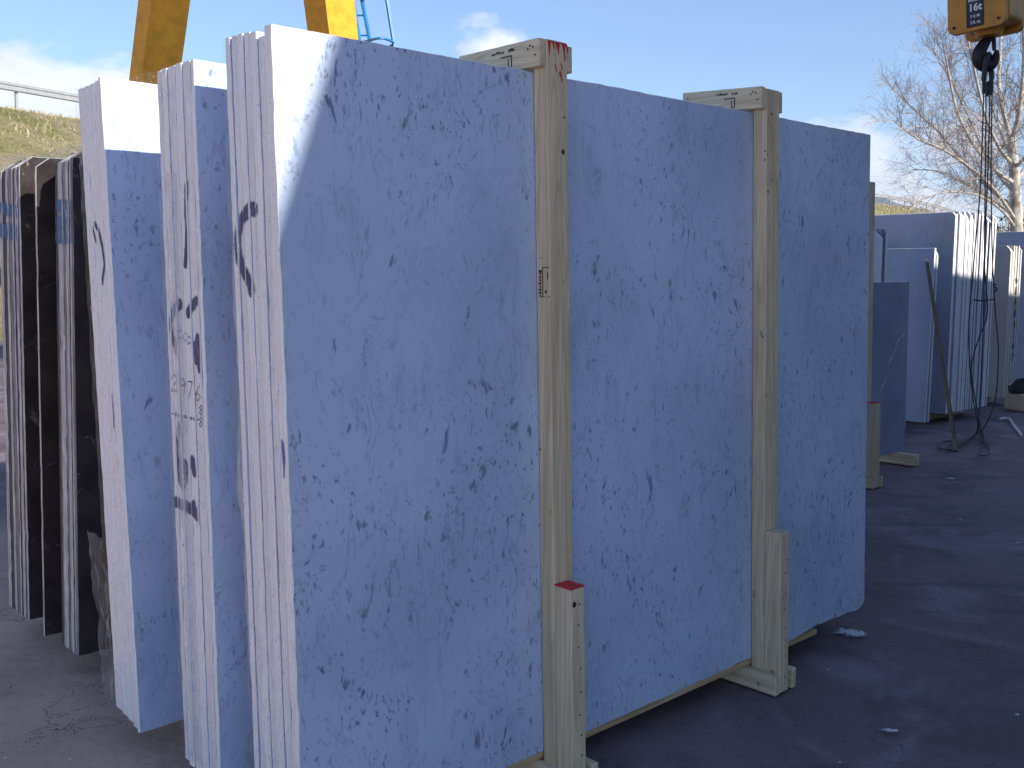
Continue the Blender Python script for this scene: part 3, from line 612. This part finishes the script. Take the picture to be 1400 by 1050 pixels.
# ---- I: crated bundle further along the row, its post and red-topped stub showing past the big one
oI = (2.5, 1.55); uI = 1.50; LI = .02
I_ = thing('slab_bundle', 'crated slab bundle half hidden behind the big one, red-topped stub post at its end', 'slab bundle', row(*oI), ROT, 'bundles of marble slabs')
for i in range(6): slab(I_, oI, 1.15, 3.66 - .01 * i, uI + i * .033, uI + i * .033 + .03, .1, 2.02, LI, WM if i % 2 else WB, 140 + i, jit=.0015)
for s in (2.0, 3.54):
    def bI(x0, x1, u0, u1, z0, z1, name, mat, b=.004): return MB().box(x0 - oI[0], x1 - oI[0], u0 - oI[1], u1 - oI[1], z0, z1, b, (0, LI), .1).build(name, mat, I_)
    bI(s, s + .083, uI - .055, uI - .001, .002, 2.12, 'post', M['wood_z']); bI(s, s + .083, uI + .2, uI + .25, .002, 2.1, 'post', M['wood_z'])
    bI(s - .027, s - .001, uI - .053, uI + .26, 2.045, 2.115, 'header', M['wood_y'], .003)
    if s < 3: bI(s + .084, s + .108, uI - .053, uI + .26, 2.045, 2.115, 'header', M['wood_y'], .003)
    bI(s, s + .075, uI - .13, uI - .056, .004, .60, 'stub_post', M['wood_z']); bI(s + .001, s + .074, uI - .129, uI - .057, .5995, .604, 'red_top', M['red'], 0)
base_frame(I_, oI, (2.0, 3.56), uI - .132, uI + .28, slat=(1.2, 3.6, uI, uI + .19))

# ---- H: low grey slabs standing past it
oH = (4.3, 1.8)
Hh = thing('slab_bundle', 'low bundle of smooth blue-grey slabs with white chalk scrawl on its face', 'slab bundle', row(*oH), ROT, 'bundles of marble slabs')
for i in range(4): slab(Hh, oH, 3.72 + .01 * i, 4.70 - .006 * i, 1.72 + i * .031, 1.72 + i * .031 + .028, .09, 1.43 - .004 * i, .012, [M['marble_grey'], M['edge_b']], 160 + i)
MB().box(4.0 - oH[0], 4.08 - oH[0], 1.62 - oH[1], 1.9 - oH[1], .001, .088, .004).build('bearer', M['wood_y'], Hh); MB().box(4.55 - oH[0], 4.63 - oH[0], 1.56 - oH[1], 1.9 - oH[1], .001, .088, .004).build('bearer', M['wood_y'], Hh)
cv = []; cf = []; ca = []
path = smooth_path([(4.28, 1.715, .60), (4.33, 1.715, .66), (4.36, 1.715, .70), (4.385, 1.715, .78), (4.43, 1.715, .84), (4.49, 1.715, .90), (4.53, 1.715, .97), (4.60, 1.715, 1.00), (4.66, 1.715, 1.03)], 6)
for i, p in enumerate(path):
    w = .016 + .030 * abs(fbm(i * .23, 1.7)); uu = 1.7195 + .012 * (p.z - .1) - .0012; n0 = len(cv)
    cv += [(p.x - oH[0], uu - oH[1], p.z - w), (p.x - oH[0], uu - oH[1], p.z), (p.x - oH[0], uu - oH[1], p.z + w)]; ca += [0, .9 * (fbm(i * .31, 5.1) > -.25) , 0]
    if i: cf += [(n0 - 3, n0, n0 + 1, n0 - 2), (n0 - 2, n0 + 1, n0 + 2, n0 - 1)]
co = mesh('chalk_mark', cv, cf, M['chalk'], Hh); at = co.data.attributes.new('fade', 'FLOAT', 'POINT'); at.data.foreach_set('value', ca)

# ---- bundles turned a quarter: slab planes run along u, edges face the yard lane
def turned(label, oo, spec, u0, u1, z0, lean, seed, mats, name='slab_bundle', jit=.0007):
    t = thing(name, label, 'slab bundle', row(*oo), ROT, 'bundles of marble slabs')
    r = random.Random(seed)
    for i, (a, b, zt, du, mt) in enumerate(spec):
        bv_ = r.uniform(.02, .07) if r.random() < .6 else 0
        ol = slab_outline(u0 + du, u1, z0, zt, jit, seed + i)
        ol = [(max(s, u0 + du + max(0, bv_ - (zt - z))), z) for s, z in ol]
        slab(t, oo, 0, 0, a, b, 0, 0, lean + r.gauss(0, .004), mats[mt], seed + i, outline=ol, axis=1, zb=.1)
    for uu in (u0 + .25, u1 - .4): MB().box(spec[0][0] - .05 - oo[0], spec[-1][1] + .05 - oo[0], uu - oo[1], uu + .09 - oo[1], .001, z0 - .001, .004).build('bearer', M['wood_y'], t)
    return t
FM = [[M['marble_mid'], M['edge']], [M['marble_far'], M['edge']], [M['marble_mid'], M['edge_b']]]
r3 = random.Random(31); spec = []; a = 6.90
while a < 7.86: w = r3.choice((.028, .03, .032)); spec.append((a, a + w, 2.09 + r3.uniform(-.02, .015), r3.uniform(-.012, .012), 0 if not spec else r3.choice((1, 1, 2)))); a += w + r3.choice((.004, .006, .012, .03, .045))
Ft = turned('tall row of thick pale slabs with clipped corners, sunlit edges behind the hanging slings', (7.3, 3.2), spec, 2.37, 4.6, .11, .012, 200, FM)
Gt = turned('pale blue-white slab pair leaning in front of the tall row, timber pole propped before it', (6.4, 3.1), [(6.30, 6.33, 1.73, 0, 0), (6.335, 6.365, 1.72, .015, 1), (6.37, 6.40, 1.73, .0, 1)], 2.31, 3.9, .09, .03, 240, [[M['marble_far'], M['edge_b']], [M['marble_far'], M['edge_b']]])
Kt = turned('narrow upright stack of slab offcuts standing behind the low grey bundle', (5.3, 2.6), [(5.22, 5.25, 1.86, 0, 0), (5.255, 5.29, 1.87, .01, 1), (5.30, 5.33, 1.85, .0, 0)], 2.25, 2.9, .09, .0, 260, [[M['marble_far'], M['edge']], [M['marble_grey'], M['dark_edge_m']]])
CM = [[M['cream'], M['edge_cream']]]
Jt = turned('cream stone slab bundle with black numbers written down its edges', (9.1, 3.0), [(8.74 + i * .036, 8.77 + i * .036, 1.80 - .006 * (i % 3), .006 * (i % 2), 0) for i in range(9)], 2.55, 3.9, .10, .004, 280, CM)
Lt = turned('pale slab bundle behind the cream one, its top edge bright in the sun', (11.4, 4.0), [(10.6 + i * .036, 10.63 + i * .036, 2.02 - .006 * (i % 3), .004 * (i % 2), 0) for i in range(16)], 2.7, 5.2, .10, .004, 300, [[M['marble_far'], M['edge']]])
def text_obj(txt, size, mat, parent, mtx, name='lettering', ext=.0006, bold=0.0):
    cu = bpy.data.curves.new(name, 'FONT'); cu.body = txt; cu.size = size; cu.extrude = ext; cu.align_x = 'CENTER'; cu.align_y = 'CENTER'; cu.offset = bold
    o = bpy.data.objects.new(name, cu); COL.objects.link(o); bpy.context.view_layer.update()
    me = bpy.data.meshes.new_from_object(o.evaluated_get(bpy.context.evaluated_depsgraph_get())); bpy.data.objects.remove(o)
    me.materials.clear(); me.materials.append(mat); me.transform(mtx)
    q = bpy.data.objects.new(name, me); COL.objects.link(q); q.parent = parent; return q
# numbers down the edge of J (text plane: x along D1, facing -D2), reading downwards
for i, ch in enumerate('60484/47'):
    text_obj(ch, .13, M['ink'], Jt, Matrix.Translation((8.93 - 9.1, 2.542 - 3.0, 1.42 - i * .125)) @ Matrix.Rotation(R_(90), 4, 'X') @ Matrix.Rotation(R_(8 * (-1) ** i), 4, 'Z'), 'number')
text_obj('6', .14, M['navy'], Jt, Matrix.Translation((8.737 - 9.1, 2.70 - 3.0, 1.33)) @ Matrix.Rotation(R_(-90), 4, 'Z') @ Matrix.Rotation(R_(90), 4, 'X'), 'number')

# ------------------------------------------------------------------ timber pole, crate, strap, chips
pb = atz(1307, 617); pt = row(6.22, 2.32, 1.62)
pole = thing('timber_pole', 'thin weathered timber pole leaning against the pale slab pair', 'pole', pb)
dv = pt - pb; MB().tube([Vector((0, 0, .0)), dv * .35, dv * .7, dv], [.020, .019, .018, .017], 5).build('shaft', M['wood_old'], pole)
MB().tube([dv * .985, dv * 1.003], [.0178, .0172], 5).build('cut_end', M['wood_z'], pole)
sb0 = atz(1394, 562)
stp = thing('timber_block', 'rough timber block with a dark folded sack on top beside the cream slabs', 'block', sb0, .4)
bm_ = MB().box(-.09, .26, -.1, .14, .0, .20, .02).build('block', M['wood_y'], stp)
sv = []; sf = []
for j in range(9):
    for i in range(16):
        th = j / 8 * math.pi / 2; ph = i / 16 * 6.283; r_ = 1 + .18 * fbm(math.cos(ph) * 1.6, math.sin(ph) * 1.6, j * .4)
        sv.append((.08 + .19 * math.cos(th) * math.cos(ph) * r_, .02 + .13 * math.cos(th) * math.sin(ph) * r_, .202 + .15 * math.sin(th) * r_))
for j in range(8):
    for i in range(16): sf.append((j * 16 + i, j * 16 + (i + 1) % 16, (j + 1) * 16 + (i + 1) % 16, (j + 1) * 16 + i))
mesh('sack', sv, sf, M['iron'], stp, True)
sp_ = [atz(1367, 573, .012), atz(1379, 572, .02), atz(1387, 583, .015), atz(1396, 594, .012)]
st0 = sp_[0].copy(); st0.z = 0
tag(MB().tube(smooth_path([p - st0 for p in sp_], 6), .014, 5).build('plastic_strap', M['white'], None), 'white plastic strap end lying bent on the asphalt', 'strap').location = st0
# marble chips and dust on the asphalt
M['chip'] = paint('marble_chip', (.72, .72, .74), .6, .2)
def chip(px, py, r, label, group='marble chips on the ground'):
    c = atz(px, py); v = []; f = []; rr = random.Random(px * 7 + py)
    bm = bmesh.new(); bmesh.ops.create_icosphere(bm, subdivisions=1, radius=1)
    for q in bm.verts: q.co = Vector((q.co.x * r * rr.uniform(.6, 1.3), q.co.y * r * rr.uniform(.5, 1.1), max(-.1, q.co.z) * r * rr.uniform(.3, .6)))
    bm.verts.index_update(); o = mesh('marble_chip', [q.co.copy() for q in bm.verts], [[q.index for q in ff.verts] for ff in bm.faces], M['chip']); bm.free(); o.location = c
    tag(o, label, 'stone chip', group)
for (x, y, r) in ((1313, 711, .014), (1391, 742, .014), (1391, 977, .012), (1148, 1042, .007), (1133, 915, .007), (96, 1038, .008), (7, 1036, .010), (1262, 652, .012)):
    chip(x, y, r * .7, 'small white marble chip lying on the dark asphalt')
k = NT('marble_dust'); a = k.n('ShaderNodeAttribute', attribute_name='fade').outputs['Fac']; nn = k.noise(k.coords((1, 1, 1)), 60, 5, .7)
k.put(k.b.inputs['Alpha'], k.ramp(k.math('ADD', a, k.math('MULTIPLY', k.math('SUBTRACT', nn, .5), 1.6)), .45, .9)); M['dust'] = k.fin((.72, .73, .78), .9, .1)
for (x, y, rx, ry, lab) in ((1162, 866, .12, .075, 'bright splash of white marble dust on asphalt past the big bundle'), (1215, 1000, .05, .02, 'faint smear of white stone dust on the open asphalt'), (1300, 655, .06, .03, 'small pale dust smear near the wire sling loops')):
    c = atz(x, y); V = [(0, 0, .005)]; A_ = [1.0]; N_ = 20
    for ring in (.45, .8, 1.2):
        for i in range(N_):
            w = 6.283 * i / N_; q = ring * (1 + .5 * fbm(math.cos(w) * 2, math.sin(w) * 2, x)); V.append((rx * q * math.cos(w), ry * q * math.sin(w), .005)); A_.append({.45: .75, .8: .35, 1.2: 0}[ring])
    Fc = [(0, 1 + i, 1 + (i + 1) % N_) for i in range(N_)] + [(1 + r_ * N_ + i, 1 + (r_ + 1) * N_ + i, 1 + (r_ + 1) * N_ + (i + 1) % N_, 1 + r_ * N_ + (i + 1) % N_) for r_ in (0, 1) for i in range(N_)]
    o = mesh('dust_patch', V, Fc, M['dust']); o.location = c; at = o.data.attributes.new('fade', 'FLOAT', 'POINT'); at.data.foreach_set('value', A_); tag(o, lab, 'dust patch')
gvv = []; gff = []
for _ in range(1500):
    x = rnd.uniform(-3.2, 7); y = rnd.uniform(1.8, 12); r = abs(rnd.gauss(0, .003)) + .0015; z = -.002; n0 = len(gvv); a = rnd.random() * 6
    gvv += [(x + r * math.cos(a + w), y + r * math.sin(a + w), z) for w in (0, 2.1, 4.2)] + [(x, y, z + r * 1.1)]; gff += [(n0, n0 + 1, n0 + 3), (n0 + 1, n0 + 2, n0 + 3), (n0 + 2, n0, n0 + 3)]
M['grit'] = paint('grit', (.2, .19, .19), .9, .6)
tag(mesh('grit', gvv, gff, M['grit']), 'fine stone grit scattered over the asphalt', 'grit', kind='stuff')

# ------------------------------------------------------------------ gantry crane: legs, girder, ladder
g = Vector((.7071, -.7071, 0)); pdir = Vector((.7071, .7071, 0))
cr0 = Vector((-4.0, 15.7, 0)); crane = thing('gantry_crane', 'yellow gantry crane with slanted box legs and a blue caged ladder', 'crane', cr0)
def leg_box(px_pts, Y0, wp, wg, zt):
    a = aty(*px_pts[0], Y0); b = aty(*px_pts[1], Y0); dz = (b - a) / (b.z - a.z)
    out = []
    for z in (0.02, zt):
        c = a + dz * (z - a.z); c.z = z; c -= cr0
        k_ = .80 + .20 * min(1, z / zt)
        out += [c, c + pdir * wp * k_, c + pdir * wp * k_ - g * wg * k_, c - g * wg * k_]
    return out
GZ = 8.2
l1 = leg_box([(196, 90), (207, 0)], 14.4, .60, .45, GZ); l2 = leg_box([(450, 42), (445, 0)], 16.5, .60, .62, GZ)
for q in (l1, l2): MB().hexa(q).build('leg', M['yellow'], crane)
# welded flange lips down the legs
for q in (l1, l2):
    m_ = MB(); e0, e1 = Vector(q[0]), Vector(q[4]); n_ = -pdir * .012
    m_.hexa([e0 + n_ + g * .012, e0 + g * .012 + pdir * .03, e0 - g * .02 + pdir * .03, e0 + n_ - g * .02, e1 + n_ + g * .012, e1 + g * .012 + pdir * .03, e1 - g * .02 + pdir * .03, e1 + n_ - g * .02]).build('flange', M['yellow'], crane)
gc = Vector((-4.02, 15.68, 0)) - pdir * 1.3 - cr0
def gbox(a, b, w, z0, z1): 
    n_ = pdir * w / 2; return [Vector((*((a + o).xy), z)) for z in (z0, z1) for o in ()] 
ga = gc - g * 3.0; gb = gc + g * 26
m_ = MB(); n_ = pdir * .62
m_.hexa([Vector((*(q.xy), z)) for z in (GZ + .01, GZ + 1.3) for q in (ga - n_, gb - n_, gb + n_, ga + n_)]); m_.build('girder', M['yellow'], crane)
m_ = MB(); xb = gc + pdir * 1.5; n_ = pdir * 2.6
m_.hexa([Vector((*(q.xy), z)) for z in (GZ - .7, GZ + .005) for q in (xb - n_ + g * .0, xb - n_ + g * .4, xb + n_ + g * .4, xb + n_ + g * .0)]); m_.build('cross_beam', M['yellow'], crane)
# far-end support, beyond the frame
fe = gc + g * 25.4
for sgn in (-1, 1):
    c = fe + pdir * sgn * 1.6; m_ = MB(); m_.hexa([Vector((*((c0).xy), z)) for z, c1 in ((.02, c), (GZ, fe + pdir * sgn * .3)) for c0 in (c1, c1 + g * .5, c1 + g * .5 + pdir * .5, c1 + pdir * .5)]); m_.build('leg', M['yellow'], crane)
# ladder with safety cage beside the lit leg
lad = []
YL = 17.0
a0 = aty(489, 0, YL) - cr0; a1 = aty(498, 50, YL) - cr0
def lx(px, py, Y=YL): return aty(px, py, Y) - cr0
sl_ = MB()
def down(pa, pb, zt, zb_):
    d = (pb - pa) / (pb.z - pa.z); return [pa + d * (zb_ - pa.z), pa + d * (zt - pa.z)]
for (xa, xb_) in ((482, 491), (495, 505)): sl_.tube(down(lx(xa, 0), lx(xb_, 52), 7.8, .3), .035, 6)
sl_.build('ladder_stile', M['blue'], crane)
rg = MB(); A0 = down(lx(482, 0), lx(491, 52), 7.8, .3); A1 = down(lx(495, 0), lx(505, 52), 7.8, .3)
for i in range(25):
    t = i / 24; rg.tube([A0[0].lerp(A0[1], t), A1[0].lerp(A1[1], t)], .016, 5)
rg.build('ladder_rung', M['blue'], crane)
B0 = down(lx(529, 0), lx(538, 57), 7.8, 2.4); cg = MB(); cg.tube(B0, .03, 5)
B1 = down(lx(512, 0, YL - .35), lx(521, 57, YL - .35), 7.8, 2.4); 
B2 = down(lx(514, 0, YL + .4), lx(523, 57, YL + .4), 7.8, 2.4); 
for i in range(7):
    t = .05 + i * .155
    q = lambda S, t: S[0].lerp(S[1], t)
    z = B0[0].z + (B0[1].z - B0[0].z) * t
    def atzz(S): d = (S[1] - S[0]); return S[0] + d * ((z - S[0].z) / d.z)
    cg.tube(smooth_path([atzz(A0), atzz(B1), atzz(B0), atzz(B2), atzz(A1)], 5), .022, 5)
cg.build('ladder_cage', M['blue'], crane)

# ------------------------------------------------------------------ hook block, hook, slings
YH = 8.62; mpp = YH / math.cos(PITCH) / F * 1.01
hc = aty(1347, 10, YH); 
hb = thing('hook_block', 'orange crane hook block with navy 16t label and black hook', 'hook block', hc, 0)
RM = Matrix.Rotation(R_(-46), 4, 'Z') @ Matrix.Rotation(R_(-3.5), 4, 'Y')
def rbox(x0, x1, y0, y1, z0, z1, r, name, mat, seg=4):
    bm = bmesh.new(); bmesh.ops.create_cube(bm, size=1)
    for v in bm.verts: v.co = ((x0 + x1) / 2 + v.co.x * (x1 - x0), (y0 + y1) / 2 + v.co.y * (y1 - y0), (z0 + z1) / 2 + v.co.z * (z1 - z0))
    ed = [e for e in bm.edges if abs((e.verts[0].co - e.verts[1].co).y) > 1e-6]
    bmesh.ops.bevel(bm, geom=ed, offset=r, segments=seg, affect='EDGES', profile=.5)
    ed = [e for e in bm.edges if abs((e.verts[0].co - e.verts[1].co).y) < 1e-6 and len(e.link_faces) == 2 and any(len(f.verts) > 4 for f in e.link_faces)]
    bmesh.ops.bevel(bm, geom=ed, offset=.006, segments=2, affect='EDGES', profile=.5)
    bm.transform(RM); bm.verts.index_update(); o = mesh(name, [v.co.copy() for v in bm.verts], [[v.index for v in f.verts] for f in bm.faces], mat, hb); bm.free(); return o
rbox(-.225, .235, -.20, -.145, -.215, .62, .06, 'cheek_plate', M['orange'])
rbox(-.225, .235, .145, .20, -.215, .62, .06, 'cheek_plate', M['orange'])
rbox(-.19, .245, -.143, .143, -.165, .58, .05, 'housing', M['orange'])
MB().tube([RM @ Vector((.03, 0, -.165)), RM @ Vector((.03, 0, -.24))], [.12, .10], 14).build('swivel', M['orange'], hb)
for bx_ in (-.17, .18): MB().tube([RM @ Vector((bx_, -.199, -.16)), RM @ Vector((bx_, -.212, -.16))], .012, 6).build('bolt', M['iron'], hb)
lp = rbox(-.068, .066, -.2055, -.2008, -.185, .05, .008, 'label_plate', M['navy'], 2)
TXM = lambda x, z: RM @ Matrix.Translation((x, -.2062, z)) @ Matrix.Rotation(R_(90), 4, 'X')
for (tx, sz, z, bo) in (('MISSIA', .038, .026, .0006), ('16t', .080, -.036, .0022), ('F E M', .032, -.104, .0004), ('1A m', .038, -.152, .0006)):
    tt = text_obj(tx, sz, M['white'], hb, TXM(0, z), bold=bo)
Xh = lambda x, y: aty(1290 + x / 9.545, y / 9.545, YH) - hc
hk = [(600, 385), (592, 450), (560, 530), (505, 610), (462, 700), (470, 790), (520, 850), (585, 865), (640, 830), (672, 770), (688, 710), (695, 655)]
hr = [48, 44, 58, 74, 86, 86, 80, 72, 62, 52, 42, 22]
MB().tube(smooth_path([Xh(*q) for q in hk], 4), [a / 9.545 * mpp for a in np.interp(np.linspace(0, 11, 45), range(12), hr)], 10).build('hook', M['iron'], hb, True)
MB().tube([Xh(612, 440), Xh(655, 520), Xh(662, 660)], [.016, .018, .015], 6).build('latch', M['iron'], hb)
# slings
so = atz(1340, 605); sl = thing('wire_sling', 'four-leg steel wire sling hanging from the hook, eye loops on the asphalt', 'sling', so)
Ys = [YH, YH - .03, YH + .03, YH + .05]
def wp(pts, Y): return [aty(x, y, Y + o) - so for (x, y, o) in pts]
def gp(pts, z=.012): return [atz(x, y, z) - so for (x, y) in pts]
legs = [wp([(1344, 84, 0), (1345, 120, 0), (1341, 240, 0), (1336, 310, 0), (1332, 350, 0), (1325, 440, 0), (1326, 500, 0), (1331, 548, 0), (1338, 585, 0)], YH) + gp([(1336, 592), (1322, 601), (1306, 612), (1297, 617), (1294, 613), (1300, 609), (1306, 611)]),
        wp([(1347, 90, 0), (1348, 150, 0), (1347, 250, 0), (1346, 358, 0), (1350, 425, 0), (1341, 455, 0), (1332, 482, 0), (1328, 510, 0), (1335, 555, 0), (1340, 582, 0)], YH - .05) + gp([(1344, 596), (1347, 605), (1341, 614), (1338, 621), (1345, 623), (1352, 620), (1352, 610), (1347, 606)]),
        wp([(1353, 90, 0), (1353, 150, 0), (1350, 250, 0), (1346, 340, 0), (1345, 420, 0), (1341, 520, 0), (1337, 580, 0)], YH + .04) + gp([(1332, 596), (1316, 607), (1303, 614), (1288, 614), (1282, 610), (1288, 604), (1302, 603), (1309, 604)]),
        wp([(1357, 86, 0), (1356, 150, 0), (1355, 250, 0), (1357, 358, 0), (1361, 430, 0), (1365, 480, 0), (1361, 545, 0), (1348, 580, 0)], YH + .08) + gp([(1341, 590), (1344, 600), (1347, 607), (1350, 613)])]
for q in legs: MB().tube(smooth_path(q, 6), .0052, 6).build('wire_leg', M['wire'], sl)
# top eye over the hook and ferrules
for (x, y) in ((1345, 108), (1349, 112), (1353, 110), (1356, 106)): MB().tube([aty(x, y, YH) - so, aty(x, y + 20, YH) - so], .014, 8).build('ferrule', M['wire'], sl)
MB().tube(smooth_path([aty(1345, 110, YH - .06) - so, aty(1348, 82, YH - .085) - so, aty(1352, 74, YH) - so, aty(1354, 84, YH + .085) - so, aty(1356, 108, YH + .06) - so], 6), .021, 8).build('top_link', M['wire'], sl)
MB().tube(smooth_path([aty(1331, 410, YH) - so, aty(1345, 411, YH) - so, aty(1359, 409, YH + .05) - so], 4), .006, 5).build('tie', M['wire'], sl)

# ------------------------------------------------------------------ bare birch and undergrowth
def bark():
    k = NT('birch_bark'); v = k.coords((1, 1, 1)); c = k.mix(k.ramp(k.noise(k.coords((6, 6, 2)), 1.5, 5, .7), .42, .66), (.55, .52, .47), (.20, .17, .14)); k.bump(k.noise(v, 18, 4), .5, .03); return k.fin(c, .85, .2)
M['bark'] = bark(); M['twig'] = paint('twig_brown', (.42, .35, .32), .8, .4); M['twig_pale'] = paint('pale_branch', (.55, .50, .43), .8, .4)
YT = 25.0
tb = aty(1390, 330, YT); tb.z = 0
tree = thing('birch_tree', 'bare pale-barked birch tree with fine twigs behind the far slab bundles', 'tree', tb)
T = lambda x, y, o=0.0: aty(x, y, YT + o) - tb
rt = random.Random(12)
trunk = MB(); limb = MB(); twig = MB()
tp = [Vector((0, 0, -.1)), T(1390, 370), T(1390, 320), T(1388, 255), T(1384, 200), T(1383, 185)]
trunk.tube(smooth_path(tp, 5), list(np.interp(np.linspace(0, 5, 26), range(6), [.20, .17, .15, .13, .10, .09])), 9)
mains = [([T(1384, 195), T(1376, 170, .3), T(1366, 120, .6), T(1368, 60, .8), T(1372, -20, 1.0), T(1376, -90, 1.2)], .085), ([T(1384, 190), T(1394, 150, -.4), T(1400, 80, -.7), T(1398, 0, -.9), T(1404, -80, -1.1)], .085), ([T(1386, 250), T(1360, 232, -.5), T(1330, 195, -1), T(1308, 150, -1.2), T(1296, 95, -1.5), T(1288, 50, -1.7)], .07), ([T(1386, 262), T(1366, 240, .6), T(1345, 205, 1.2), T(1320, 150, 1.6), T(1300, 110, 2.0), T(1276, 70, 2.4)], .06),
         ([T(1388, 300), T(1362, 262, -.8), T(1330, 232, -1.4), T(1290, 205, -1.8), T(1255, 190, -2.2), T(1222, 165, -2.4)], .06), ([T(1388, 285), T(1350, 255, .8), T(1318, 222, 1.4), T(1283, 180, 2.0), T(1250, 150, 2.4), T(1218, 118, 2.6)], .06), ([T(1388, 312), T(1372, 290, -.4), T(1340, 268, -.9), T(1300, 262, -1.3), T(1268, 270, -1.5), T(1240, 285, -1.6)], .045),
         ([T(1388, 250), T(1412, 215, .5), T(1440, 170, .8), T(1470, 120, 1.2), T(1490, 60, 1.5)], .07), ([T(1388, 230), T(1420, 190, -.9), T(1450, 130, -1.4), T(1465, 70, -1.8)], .06), ([T(1390, 290), T(1430, 262, .4), T(1480, 240, .8), T(1520, 220, 1.0)], .05), ([T(1384, 210), T(1372, 190, 1.2), T(1352, 130, 2.2), T(1340, 70, 2.8), T(1335, 0, 3.2)], .06), ([T(1386, 225), T(1368, 205, -1.2), T(1348, 160, -2.2), T(1332, 95, -2.7), T(1322, 45, -3.0), T(1318, -10, -3.2)], .06),
         ([T(1388, 296), T(1360, 276, 1.0), T(1325, 255, 1.8), T(1285, 235, 2.4), T(1250, 232, 2.8)], .045)]
def grow(p, d, L, r, lvl):
    n = 4 if lvl < 2 else 3; pts = [p.copy()]; dd = d.normalized(); seg = L / n
    for i in range(n):
        dd = (dd + Vector((rt.gauss(0, .16), rt.gauss(0, .16), rt.gauss(.03 if lvl < 2 else -.06, .13)))).normalized(); pts.append(pts[-1] + dd * seg)
    (limb if lvl == 0 else twig).tube(pts, [r * (1 - .75 * i / n) for i in range(n + 1)], 5 if lvl == 0 else 3, False)
    if lvl < 3:
        for _ in range({0: 8, 1: 8, 2: 4}[lvl]):
            t = rt.uniform(.2, 1) * n; i = min(n - 1, int(t)); q = pts[i].lerp(pts[i + 1], t - i)
            ax = Vector((rt.gauss(0, 1), rt.gauss(0, 1), rt.gauss(0, 1))).normalized(); nd = (dd + ax * .75).normalized()
            grow(q, nd, L * rt.uniform(.38, .62), max(.0024, r * .45), lvl + 1)
for pts, r0 in mains:
    r0 *= .72; sp2 = smooth_path(pts, 5); N_ = len(sp2); limb.tube(sp2, [r0 * (1 - .82 * i / N_) + .006 for i in range(N_)], 6)
    for i in range(3, N_):
        for _ in range(2 if rt.random() < .8 else 1):
            t = (sp2[min(i + 1, N_ - 1)] - sp2[i - 1]).normalized(); ax = Vector((rt.gauss(0, 1), rt.gauss(0, 1), rt.gauss(.15, .8))).normalized()
            grow(sp2[i], (t * .8 + ax * .75), rt.uniform(.7, 1.5) * (1 - .35 * i / N_), r0 * .22 * (1 - .5 * i / N_) + .003, 1)
trunk.build('trunk', M['bark'], tree, True); limb.build('limb', M['twig_pale'], tree, True); tag(twig.build('twigs', M['twig'], tree), kind='stuff')
# evergreen undergrowth beside the trunk
M['leaf'] = leafcol('dark_leaves', (.020, .028, .014), (.05, .055, .022)); 
def bush(px, py, Y, rx, rz, label, n=2600):
    b = aty(px, py, Y); b.z = 0; t = thing('bush', label, 'bush', b, 0, 'bushes beyond the far bundles'); st = MB(); lv = []; lf = []
    for i in range(9): a = i * .7; st.tube([Vector((0, 0, 0)), Vector((rx * .3 * math.cos(a), rx * .3 * math.sin(a), rz * .5)), Vector((rx * .6 * math.cos(a), rx * .6 * math.sin(a), rz * rt.uniform(.8, 1)))], [.03, .02, .008], 4)
    for _ in range(n):
        q = Vector((rt.gauss(0, 1), rt.gauss(0, 1), rt.gauss(0, 1))).normalized() * rt.random() ** .4; c = Vector((q.x * rx, q.y * rx, rz * .55 + q.z * rz * .5)); 
        if fbm(c.x * 2.2, c.y * 2.2, c.z * 2.2) < -.12: continue
        s_ = rt.uniform(.03, .07); u_ = Vector((rt.gauss(0, 1), rt.gauss(0, 1), rt.gauss(0, 1))).normalized(); w_ = u_.orthogonal().normalized(); n0 = len(lv)
        lv += [c - u_ * s_, c + w_ * s_ * .4, c + u_ * s_, c - w_ * s_ * .4]; lf.append((n0, n0 + 1, n0 + 2, n0 + 3))
    st.build('stems', M['twig'], t); mesh('foliage', lv, lf, M['leaf'], t)
bush(1383, 318, 26, .55, 3.3, 'dark evergreen bush close beside the birch trunk'); bush(1425, 318, 28, 1.2, 3.0, 'broad dark bush further right of the birch trunk')

# ------------------------------------------------------------------ haze
hz = MB().box(-3600, 3900, -300, 3500, -1.5, 330).build('haze', M['white'])
hm = bpy.data.materials.new('haze_air'); hm.use_nodes = True; hm.node_tree.nodes.clear()
pv = hm.node_tree.nodes.new('ShaderNodeVolumePrincipled'); pv.inputs['Color'].default_value = (.62, .76, 1, 1); pv.inputs['Density'].default_value = 2.2e-4
ho = hm.node_tree.nodes.new('ShaderNodeOutputMaterial'); hm.node_tree.links.new(pv.outputs[0], ho.inputs['Volume'])
hz.data.materials.clear(); hz.data.materials.append(hm); tag(hz, 'pale blue haze in the air towards the hills', 'haze', kind='stuff')
